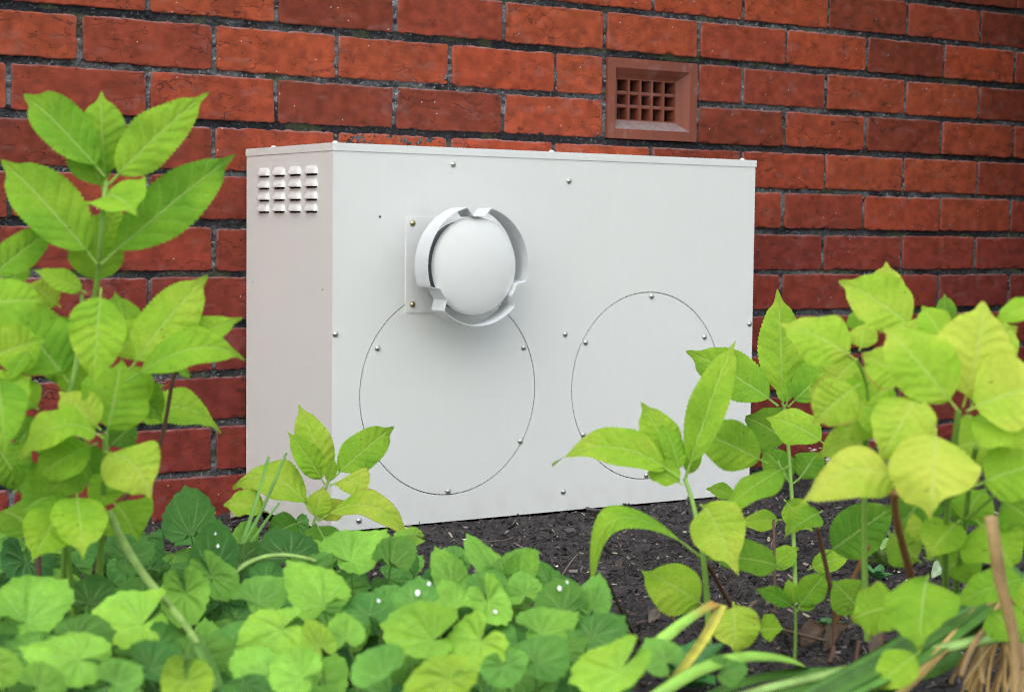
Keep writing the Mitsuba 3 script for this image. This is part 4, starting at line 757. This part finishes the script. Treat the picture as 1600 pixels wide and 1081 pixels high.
 ["straw33",0.004010980536634859,3,0.25,[[-0.6964,-1.6764,-0.5774],[-0.7157,-1.6833,-0.5806],[-0.7347,-1.6928,-0.6164]]],
]
VIOLET_AREA = [[-1.596,-0.72],[-1.491,-0.438],[-1.341,-0.542],[-1.25,-0.635],[-1.14,-0.657],[-1.065,-0.7],[-1.016,-0.844],[-0.95,-0.882],[-0.942,-0.994],[-0.896,-1.07],[-0.956,-1.249],[-1.01,-1.411],[-1.147,-1.566],[-1.279,-1.777],[-1.808,-1.55]]
SMALL = {'scraps': [([-0.73, -1.095, -0.684], [0.026, 0.006, 0.01], [0.2, 0.8, 0.5], 0.011, [0.13, 0.1, 0.08], 'dead_leaf', 'crumpled pale brown dead leaf on bare mulch below the long arching leaf', 'dead leaf'), ([-0.635, -1.278, -0.684], [0.04, 0.0, 0.022], [0.1, 0.9, 0.5], 0.016, [0.09, 0.05, 0.03], 'dead_leaf', 'curled brown dead leaf at the foot of the tiny seedling', 'dead leaf'), ([-0.621, -1.307, -0.684], [0.03, -0.01, 0.03], [0.3, 0.8, 0.3], 0.014, [0.1, 0.06, 0.035], 'dead_leaf', 'brown dead leaf beside the dark forked stem', 'dead leaf'), ([-0.622, -1.383, -0.684], [0.035, 0.01, 0.02], [0.1, 0.9, 0.4], 0.013, [0.11, 0.065, 0.04], 'dead_leaf', 'dark brown dead leaf behind the horizontal pale lily stalk', 'dead leaf'), ([-0.837, -0.062, -0.684], [0.05, 0.02, 0.012], [-0.4, 0.8, 0.4], 0.012, [0.3, 0.25, 0.2], 'dead_leaf', 'pale dry leaf scrap on the soil by the cabinet left rear', 'dead leaf'), ([-0.518, -1.081, -0.684], [0.022, 0.01, 0.004], [0.3, 0.8, 0.3], 0.009, [0.16, 0.11, 0.075], 'dead_leaf', 'tan leaf scrap on the mulch left of the tiny seedling', 'dead leaf'), ([-0.183, -1.067, -0.684], [0.035, 0.0, 0.02], [0.2, 0.8, 0.6], 0.011, [0.3, 0.38, 0.24], 'fallen_leaf', 'pale green dry leaf on the mulch behind the brown stem', 'leaf')], 'flowers': [('', [0.544, -0.194, 12, 0.05], 'low white-flowered plant beside the wall behind the largest yellow leaf'), ('_001', [0.363, -0.306, 8, 0.05], 'second low white-flowered plant left of it, nearer the cabinet'), ('_002', [0.04, -0.785, 6, 0.05], 'sparse white-flowered plant behind the thick brown stem')], 'rosettes': [('pale_rosette', [0.163, -0.92, 0.05], 14, [0.42, 0.5, 0.42], 'pale grey-green leafy rosette on the mulch at the right edge'), ('green_weed', [-0.159, -0.963, 0.06], 10, [0.22, 0.36, 0.09], 'small light green weed on the mulch left of the thick brown stem'), ('green_weed_001', [-0.104, -1.025, 0.06], 7, [0.34, 0.44, 0.2], 'small variegated weed right of the thick brown stem'), ('green_weed_002', [-0.252, -1.026, 0.03], 6, [0.05, 0.17, 0.05], 'tiny dark green weed in front of the light green weed'), ('green_weed_003', [-0.558, -1.241, 0.022], 5, [0.08, 0.22, 0.07], 'tiny clover-like green weed by the dark forked stem'), ('green_weed_004', [-0.895, -1.371, 0.07], 7, [0.06, 0.2, 0.05], 'dark green broad weed under the bent lily stalk')], 'sticks': [([[-0.816, -1.19, -0.684], [-0.876, -1.234, -0.63], [-0.917, -1.261, -0.585]], 0.0026, [0.085, 0.06, 0.035], 'thin dark brown dead stalk rising beside the darkest violet leaf', 'dead_stalk'), ([[-0.694, -1.103, -0.684], [-0.712, -1.123, -0.66], [-0.733, -1.15, -0.635]], 0.0022, [0.5, 0.38, 0.26], 'short upright tan straw below the round hydrangea leaf', 'straw_stem'), ([[-0.548, -1.095, -0.674], [-0.638, -1.256, -0.672], [-0.621, -1.307, -0.676]], 0.0028, [0.13, 0.09, 0.06], 'tan twig lying on mulch under the tiny seedling', 'fallen_twig'), ([[-0.236, -0.279, -0.678], [-0.282, -0.371, -0.668], [-0.231, -0.336, -0.68]], 0.004, [0.07, 0.065, 0.07], 'dark bark splinter leaning at the cabinet foot', 'fallen_twig'), ([[-0.311, -0.589, -0.68], [-0.328, -0.616, -0.664], [-0.322, -0.619, -0.662]], 0.0016, [0.33, 0.25, 0.19], 'tiny hooked pale twig on the mulch in front of the cabinet', 'fallen_twig'), ([[0.433, -0.512, -0.664], [0.287, -0.737, -0.654], [0.255, -0.851, -0.664]], 0.0013, [0.48, 0.42, 0.34], 'thin pale dry stem lying on the soil by the right edge', 'fallen_twig'), ([[-0.529, -0.478, -0.68], [-0.598, -0.527, -0.672], [-0.598, -0.46, -0.68]], 0.0008, [0.16, 0.12, 0.1], 'thin pale twig lying in front of the cabinet', 'fallen_twig'), ([[-0.741, -0.891, -0.681], [-0.631, -0.783, -0.664], [-0.558, -0.702, -0.669]], 0.0008, [0.22, 0.17, 0.12], 'fine tan stem on bare mulch above the violets', 'fallen_twig')], 'petals': [(7, 0.45, 0.1, 0.0016, 'larger white petal on the bluish violet leaf behind the grass blades'), (7, 0.68, -0.05, 0.0012, 'smaller white petal on the bluish violet leaf behind the grass blades'), (15, 0.35, -0.05, 0.0026, 'largest white fallen petal, on the bluish violet leaf below the cabinet left round cover'), (15, 0.62, 0.35, 0.0018, 'second white petal, beside the largest petal on the same bluish leaf'), (14, 0.25, 0.45, 0.0015, 'small white petal just left of the largest petal, on a neighbouring violet leaf'), (23, 0.5, 0.1, 0.0018, 'white petal right of and below the largest petal, on a lighter violet leaf'), (30, 0.55, 0.0, 0.002, 'white petal on the rightmost round violet leaf beside bare mulch'), (30, 0.7, 0.3, 0.0012, 'tiniest white petal near the rightmost round violet leaf rim')]}
# ---------------------------------------------------------------- leaves
leaf_no = [0]
def soft_leaf(row, seed, teeth=24, nu=13, nv=50, petiole=.10):
    """ovate pointed toothed leaf with its petiole -> vertices, faces, uv"""
    r = np.random.default_rng(seed); a = np.array(row, float)
    B, Tp, M, S, fold, cls = a[:3], a[3:6], a[6:9], a[9:12], a[12], int(a[13])
    ax = Tp - B; L = np.linalg.norm(ax); hw = np.linalg.norm(S); N = nrm(np.cross(S, ax)); sd = S / hw
    line = lambda s: B + ax * s[..., None] + M * (4 * s * (1 - s))[..., None]
    u, v = np.linspace(-1, 1, nu), np.linspace(0, 1, nv); U, W = np.meshgrid(u, v, indexing='ij')
    f = W ** .70 * (1 - W) ** (1.02 + .12 * r.random()); f = f / (.407 ** .70 * .593 ** 1.02)
    tip = np.clip((W - .80) / .2, 0, 1); f = np.where(W > .8, f * (1 - .42 * np.sin(tip * np.pi)), f)
    saw = (W * teeth) % 1.0
    wid = f * (1 + .115 * (saw - .5) * np.clip((np.abs(U) - .6) / .4, 0, 1) * np.clip(f * 2, 0, 1))
    wid = wid * (1 + .09 * (meshkit.noise(np.stack([W * 3 + seed, np.sign(U) * 2 + 5, W * 0], -1)) - .5))
    s = petiole + (1 - petiole) * W
    P = line(s)
    k = fold * hw; ph = r.random(4) * 6.28
    lift = 1.5 * k * f * np.abs(U) ** 1.2 - hw * (.12 + .3 * r.random()) * f * U ** 2
    lift = lift + hw * .13 * np.sin(W * (10 + 5 * r.random()) + ph[0] + np.sign(U) * ph[1]) * U ** 2 * f + hw * .16 * np.sin(W * 4 + ph[2]) * U
    twist = r.normal(0, .22) * W
    P = P + sd * (wid * U * hw * np.cos(twist))[..., None] + N * (lift + wid * U * hw * np.sin(twist))[..., None]
    P = P - N * (L * (.05 + .10 * r.random()) * np.clip(W - .55, 0, 1) ** 2 * 3)[..., None]
    idx = np.arange(nu * nv).reshape(nu, nv)
    q = np.stack([idx[:-1, :-1], idx[1:, :-1], idx[1:, 1:], idx[:-1, 1:]], -1).reshape(-1, 4)
    F = np.vstack([q[:, [0, 1, 2]], q[:, [0, 2, 3]]])
    i = leaf_no[0] = leaf_no[0] + 1
    uv = np.stack([i + .05 + .45 * (U + 1), cls + .05 + .9 * W], -1).reshape(-1, 2)
    pv, pf, ps = tube(line(np.linspace(0, petiole + .30, 8)) - N * .0006, max(.0012, .011 * L), .0006, 6, 1)
    off = nu * nv
    return np.vstack([P.reshape(-1, 3), pv]), np.vstack([F, pf + off]), np.vstack([uv, np.stack([np.full(len(pv), i + .5), cls + .05 + .3 * ps], -1)])
def round_leaf(row, seed, foot, na=37, nr=9):
    """kidney to heart shaped scalloped violet leaf with a thin petiole down to the soil"""
    r = np.random.default_rng(seed); a = np.array(row, float)
    A, Tp, S, cls = a[:3], a[3:6], a[6:9], int(a[9])
    ax = Tp - A; L = np.linalg.norm(ax); hw = np.linalg.norm(S); x, y = ax / L, S / hw; N = np.cross(y, x)
    th = np.radians(np.linspace(-163, 163, na)); rho = np.linspace(0, 1, nr); TH, RH = np.meshgrid(th, rho, indexing='ij')
    d = np.abs(np.degrees(TH))
    prof = np.interp(d, [0, 8, 25, 50, 80, 110, 135, 152, 163], [1.0, .955, .88, .80, .745, .70, .64, .54, .40])
    prof = prof * (1 + .042 * np.cos(TH * 17) * RH ** 3) * (1 + .08 * (meshkit.noise(np.stack([TH * 1.2 + seed, TH * 0, TH * 0], -1)) - .5))
    px = L * prof * RH * np.cos(TH); py = hw / .76 * prof * RH * np.sin(TH)
    cup, ph = r.normal(.26, .30), r.random(3) * 6.28
    z = L * (.30 * RH ** .75 * np.exp(-RH * .9) + cup * RH ** 2 * .5 - .16 * np.clip(RH - .62, 0, 1) ** 2 * 4 * r.uniform(-.2, 1.2) + .10 * np.sin(2.0 * TH + ph[0]) * RH ** 2 + .07 * np.sin(3 * TH + ph[1]) * RH ** 2 + .085 * np.cos(TH * 5.5) * RH * (1.25 - RH)) + L * .26 * np.clip((d - 95) / 65, 0, 1) * RH ** 1.3
    z = z - L * .16 * np.clip(px / L, 0, 1) ** 2 * r.uniform(0, 1.6) + .10 * L * np.exp(-(py / (.2 * L)) ** 2) * 0
    P = A + x * px[..., None] + y * py[..., None] + N * z[..., None]
    idx = np.arange(na * nr).reshape(na, nr)
    q = np.stack([idx[:-1, :-1], idx[:-1, 1:], idx[1:, 1:], idx[1:, :-1]], -1).reshape(-1, 4)
    F = np.vstack([q[:, [0, 1, 2]], q[:, [0, 2, 3]]])
    i = leaf_no[0] = leaf_no[0] + 1
    uv = np.stack([i + .05 + .45 * (TH / np.radians(163) + 1), cls + .05 + .9 * RH], -1).reshape(-1, 2)
    foot = np.array([foot[0], foot[1], float(ground_z(foot[0], foot[1])) - .003])
    pv, pf, ps = tube([foot, (foot * .45 + A * .55) + np.array([0, 0, .018]) - x * .006, A - N * .0004], .0013, .0010, 5, 4)
    return np.vstack([P.reshape(-1, 3), pv]), np.vstack([F, pf + na * nr]), np.vstack([uv, np.stack([np.full(len(pv), i + .5), cls + .05 + .1 * ps], -1)])
STEM = {'g': (.20, .36, .06), 'b': (.115, .052, .030), 't': (.30, .135, .055)}
def tinted(key, v, f, rgb, seed, amp=.25, mat='m_tint', smooth=True):
    n = meshkit.fbm(np.asarray(v) * 130, 3, seed)[:, None]
    return put(key, (v, f), mat, smooth=smooth, color=np.clip(np.array(rgb) * (1 + amp * (n - .5) * 2), .002, .9))
def add_plant(src, key, label, catg):
    for j, row in enumerate(LEAVES[src]):
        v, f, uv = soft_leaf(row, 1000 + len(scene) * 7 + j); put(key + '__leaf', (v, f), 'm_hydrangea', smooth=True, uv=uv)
    for j, (mt, r0, r1, pts) in enumerate(STEMS.get(src, [])):
        v, f, s = tube(pts, r0, r1, 10, 6)
        v = v + (meshkit.noise(v * 160, 3)[:, None] - .5) * .0008
        c = np.array(STEM[mt]) * (1 + .4 * (meshkit.fbm(v * [160, 160, 60], 3, j)[:, None] - .5))
        put(key + ('__stem' if mt == 'g' else '__woody_stem'), (v, f), 'm_tint', smooth=True, color=np.clip(c, 0, 1))
    tag(key, label, catg)
add_plant('left_bush', 'hydrangea_bush', 'tall bright green hydrangea with pointed toothed leaves left of the grey cabinet', 'plant')
add_plant('yellow_bush', 'hydrangea_bush_001', 'largest yellow-leaved hydrangea standing at the right edge, beside the dry straw', 'plant')
add_plant('right_shoot', 'hydrangea_shoot', 'green hydrangea shoot with one long upright leaf in front of the right round cover', 'plant')
add_plant('right_back', 'hydrangea_shoot_001', 'darker green hydrangea shoot beside the cabinet right edge, behind the yellow hydrangea', 'plant')
add_plant('middle_seedling', 'hydrangea_seedling', 'small hydrangea with red tinged leaf tips in front of the cabinet left corner', 'plant')
add_plant('low_seedling', 'hydrangea_seedling_001', 'tiny three-leaved green seedling low on the mulch below the right hydrangeas', 'plant')
# ---------------------------------------------------------------- violets
VC_ = [('violet_clump', (-1.42, -.98), 'round-leaved violet clump under the left hydrangea'), ('violet_clump_001', (-1.14, -.40), 'dark-leaved violet clump growing between the brick wall and the small red-tipped hydrangea'),
       ('violet_clump_002', (-1.22, -1.10), 'bright green violet clump beside the pale leaning stalk'), ('violet_clump_003', (-.98, -.82), 'violet clump in front of the small red-tipped hydrangea and cabinet corner'),
       ('violet_clump_004', (-1.13, -1.35), 'light green violet clump with yellow leaves at the bottom edge'), ('violet_clump_005', (-.90, -1.12), 'violet clump edging the bare mulch below the round covers')]
area = sg.Polygon(VIOLET_AREA)
from shapely import contains_xy
vr = np.random.default_rng(21); spots = [np.array(v[:3]) + .35 * (np.array(v[3:6]) - v[:3]) for v in VIOLETS]; fill = []
x0, y0, x1, y1 = area.bounds
for layer, (zlo, zhi, gap, n) in enumerate(((-.628, -.580, .048, 4000), (-.664, -.632, .052, 4000))):
    pool = [s[:2] for s in spots] if layer == 0 else []
    for _ in range(n):
        x, y = vr.uniform(x0, x1), vr.uniform(y0, y1)
        if not contains_xy(area, x, y) or (pool and np.min(np.linalg.norm(np.array(pool) - [x, y], axis=1)) < gap * vr.uniform(.8, 1.15)): continue
        pool.append((x, y)); z = vr.uniform(zlo, zhi); L = vr.uniform(.029, .046) + .012 * np.clip((-y - .9) / .5, 0, 1)
        if layer == 0 and any(np.linalg.norm(s[:2] - [x, y]) < .05 for s in spots): z -= .022
        n_ = nrm(np.array([-.40, -.56, .80]) + vr.normal(0, .32, 3)); az = vr.uniform(0, 6.283)
        t_ = np.array([math.cos(az), math.sin(az), 0]); t_ = nrm(t_ - n_ * (t_ @ n_)); A = np.array([x, y, z]) - t_ * L * .35; Tq = A + t_ * L
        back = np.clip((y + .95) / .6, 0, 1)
        dk = int(np.clip(vr.normal(.5 + 1.3 * back + 1.7 * layer, .7), 0, 3)); ye = int(np.clip(vr.normal(2.0 - 1.2 * back, 1.4), 0, 7))  # under layer coloured darker, painting shade into the gaps between leaves
        S_ = np.cross(n_, t_) * L * vr.uniform(.50, .62)
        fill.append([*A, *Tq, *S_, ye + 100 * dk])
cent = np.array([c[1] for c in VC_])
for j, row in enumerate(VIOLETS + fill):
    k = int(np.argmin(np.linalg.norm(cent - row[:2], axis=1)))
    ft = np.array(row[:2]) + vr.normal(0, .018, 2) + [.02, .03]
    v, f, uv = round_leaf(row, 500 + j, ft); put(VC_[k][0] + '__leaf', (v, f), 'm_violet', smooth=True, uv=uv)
for key, _, lab in VC_: tag(key, lab, 'plant', 'violet clumps of the ground cover')
# ---------------------------------------------------------------- lily straps, stalks, grass, straw
SCOL = [(.235, .37, .10), (.075, .185, .030), (.18, .34, .05), (.40, .25, .085), (.50, .47, .06), (.13, .30, .05), (.46, .30, .13), (.27, .16, .065)]
def strap_mesh(pts, hw, flat, seed):
    from scipy.interpolate import CubicSpline
    pts = np.array(pts); t = np.r_[0, np.cumsum(np.linalg.norm(np.diff(pts, axis=0), axis=1))]; n = 12 * (len(pts) - 1) + 1
    s = np.linspace(0, 1, n); c = CubicSpline(t / t[-1], pts)(s); tg = np.gradient(c, axis=0); tg /= np.linalg.norm(tg, axis=1, keepdims=True)
    up = np.array([-.35, -.5, .8]); sd = np.cross(tg, up); sd /= np.linalg.norm(sd, axis=1, keepdims=True); nn = np.cross(sd, tg)
    w = hw * np.clip(np.minimum(1.15 - .5 * s, 1), .1, 1) * (1 + .12 * (meshkit.noise(np.stack([s * 9, s * 0 + seed, s * 0], -1)) - .5))
    k = 10; an = np.arange(k) * 2 * np.pi / k; th = .16 if flat > .25 else .8
    V = c[:, None] + sd[:, None] * (np.cos(an) * 1)[None, :, None] * w[:, None, None] + nn[:, None] * ((np.sin(an) * th * (1 if th > .5 else .5) + flat * np.abs(np.cos(an)) ** 1.5 * .6 * (th < .5)))[None, :, None] * w[:, None, None]
    i, j = np.meshgrid(np.arange(n - 1), np.arange(k), indexing='ij')
    q = np.stack([i * k + j, i * k + (j + 1) % k, (i + 1) * k + (j + 1) % k, (i + 1) * k + j], -1).reshape(-1, 4)
    V = V.reshape(-1, 3); f = np.vstack([q[:, [0, 1, 2]], q[:, [0, 2, 3]]])
    e = len(V); V = np.vstack([V, c[:1], c[-1:]]); j = np.arange(k); b = (n - 1) * k
    f = np.vstack([f, np.stack([(j + 1) % k, j, j * 0 + e], 1), np.stack([b + j, b + (j + 1) % k, j * 0 + e + 1], 1)])
    S = np.r_[np.repeat(s, k), 0, 1]; A = np.r_[np.tile(np.cos(an), n), 0, 0]
    return V, f, S, A
NM = {'lily_clump': ('lily_clump', '__blade'), 'bent_lily_leaf': ('bent_stalk', '__stalk'), 'pale_stalk': ('leaning_stalk', '__blade'), 'arching_stalk': ('arching_stalk', None), 'grass_tuft': ('grass_tuft', '__blade')}
for j, (nm, hw, ci, flat, pts) in enumerate(STRAPS):
    V, f, S, A = strap_mesh(pts, hw, flat, j)
    c = np.array(SCOL[ci])[None] * (1 + .30 * np.sin(A * 13 + j)[:, None] + .8 * (meshkit.fbm(V * [70, 70, 70], 4, j)[:, None] - .5)) * np.random.default_rng(j + 70).uniform(.7, 1.2)
    if ci in (0, 2): c = c * (1 + .25 * np.clip(.5 - np.abs(A), 0, 1))[:, None]
    if nm == 'bent_lily_leaf' and ci == 2: c = c + np.clip((S - .8) / .2, 0, 1)[:, None] * (np.array([.40, .20, .05]) - c)
    if ci == 2 and nm == 'lily_clump': c = c + np.clip((.3 - S) / .3, 0, 1)[:, None] * (np.array([.36, .17, .05]) - c)
    key, part = NM.get(nm, ('lily_clump', '__dry_leaf'))
    put(key + (part or ''), (V, f), 'm_tint', smooth=True, color=np.clip(c, .003, .9))
tag('lily_clump', 'strap-leaved lily clump with tan dry straw in the bottom right corner', 'plant')
tag('bent_stalk', 'yellow-green snapped lily stalk folded over beside the straw', 'stalk')
tag('leaning_stalk', 'thick pale green stalk leaning across the violets on the left', 'stalk')
tag('arching_stalk', 'thin pale green stalk arching over the dark violets in front of the small hydrangea', 'stalk')
tag('grass_tuft', 'thin upright grass blades in front of the cabinet left side', 'grass')
# ---------------------------------------------------------------- small things on the soil and the leaves
def scrap(at_, ax, sd, w, seed, curl=.5, nu=9, nv=14):
    r = np.random.default_rng(seed); U, W = np.meshgrid(np.linspace(-1, 1, nu), np.linspace(0, 1, nv), indexing='ij')
    ax, sd = np.array(ax, float), nrm(sd); L = np.linalg.norm(ax); N = nrm(np.cross(sd, ax)); N = N if N[2] > 0 else -N
    f = np.sin(np.pi * W ** .8) ** .75 * (1 + .35 * (meshkit.noise(np.stack([W * 6 + seed, np.sign(U) * 3 + 9, W * 0], -1)) - .5))
    z = curl * w * (U ** 2 * f + .6 * (meshkit.fbm(np.stack([U * 2, W * 3, U * 0 + seed], -1), 2, seed) - .4))
    P = np.array(at_) + ax * W[..., None] + sd * (U * f * w)[..., None] + N * z[..., None]
    idx = np.arange(nu * nv).reshape(nu, nv)
    return P.reshape(-1, 3), np.stack([idx[:-1, :-1], idx[1:, :-1], idx[1:, 1:], idx[:-1, 1:]], -1).reshape(-1, 4)
def on(x, y, h=.004): return np.array([x, y, float(ground_z(x, y)) + h])
SM = SMALL
for j, (q, ax, sd, w, rgb, key, lab, ct) in enumerate(SM['scraps']):
    P = on(q[0], q[1]); v, f = scrap(P, ax, sd, w, 40 + j, .8); k = tinted(key, v, f, rgb, j, .5); tag(k, lab, ct)
# white flowered plants by the wall
for key, (x, y, n, rad), lab in ((f'white_flower_plant{s}', a, l) for s, a, l in SM['flowers']):
    r = np.random.default_rng(len(key) + int(x * 100)); G = on(x, y, 0)
    V, F, nn = [], [], 0
    for _ in range(70):
        a = r.uniform(0, 6.28); d_ = rad * 1.1 * r.random() ** .5; b = G + [math.cos(a) * d_, math.sin(a) * d_, r.uniform(.0, .045)]
        v, f = scrap(b, nrm(r.normal(size=3) + [0, 0, .8]) * .014, r.normal(size=3), .004, int(r.integers(1e6)), .3, 3, 5); V.append(v); F.append(f + nn); nn += len(v)
    k = tinted(key + '__foliage', np.vstack(V), np.vstack(F), (.13, .19, .08), 3); tag(k, kind='stuff')
    for c in range(n):
        a = r.uniform(0, 6.28); d_ = rad * r.random() ** .5; b = G + [math.cos(a) * d_, math.sin(a) * d_, r.uniform(.045, .075)]
        V, F, nn = [], [], 0
        for _ in range(9):
            o_ = b + r.normal(0, .006, 3) * [1, 1, .5]
            for pz in range(4):
                t_ = pz * 1.57 + r.random(); v, f = scrap(o_, np.array([math.cos(t_), math.sin(t_), .3]) * .0042, [-math.sin(t_), math.cos(t_), 0], .0019, 1, .2, 3, 4); V.append(v); F.append(f + nn); nn += len(v)
        tinted(key + '__flower_head', np.vstack(V), np.vstack(F), (.80, .80, .78), c, .05)
    tag(key, lab, 'plant')
for key, P, rows, rgb, lab in SM['rosettes']:
    r = np.random.default_rng(int(abs(P[0]) * 1000)); G = on(P[0], P[1], .004)
    for c in range(rows):
        a = c * 2.4 + r.random(); e = r.uniform(.25, 1.1); ax = np.array([math.cos(a), math.sin(a), e]); ax = nrm(ax) * P[2] * r.uniform(.6, 1.1)
        v, f = scrap(G + ax * .15, ax, [-math.sin(a), math.cos(a), .1], P[2] * .26, c * 7 + 3, .5); tinted(key + '__leaf', v, f, np.array(rgb) * r.uniform(.7, 1.2), c, .45)
    tag(key, lab, 'plant')
for j, (pts, r0, rgb, lab, key) in enumerate(SM['sticks']):
    pts = [np.array(p) for p in pts]; pts = [np.array([p[0], p[1], max(p[2], float(ground_z(p[0], p[1])) + r0 * .6)]) for p in pts]
    v, f, s = tube(pts, r0, r0 * .7, 7, 6); k = tinted(key, v, f, rgb, j, .4); tag(k, lab, 'twig')
drop = trimesh.creation.icosphere(2, 1.0)
for j, (i, a_, b_, rr, lab) in enumerate(SM['petals']):
    row = np.array(VIOLETS[i]); A, ax, S_ = row[:3], row[3:6] - row[:3], row[6:9]; N = nrm(np.cross(S_, ax)); N = N if N @ (CAM - A) > 0 else -N
    P = A + ax * a_ + S_ * b_; t_ = nrm(ax); s_ = nrm(S_); v = P + N * (np.linalg.norm(ax) * (.30 * (q_ := min(1, math.hypot(a_, .76 * b_) / .8)) ** .75 * math.exp(-.9 * q_) + .13 * q_ ** 2) + .0035) + np.array(drop.vertices)[:, :1] * t_ * rr * 1.5 + np.array(drop.vertices)[:, 1:2] * s_ * rr + np.array(drop.vertices)[:, 2:] * N * rr * .35
    k = tinted('fallen_petal', v, np.array(drop.faces), (.86, .87, .86), j, .03); tag(k, lab, 'petal', 'white petals on the violets')
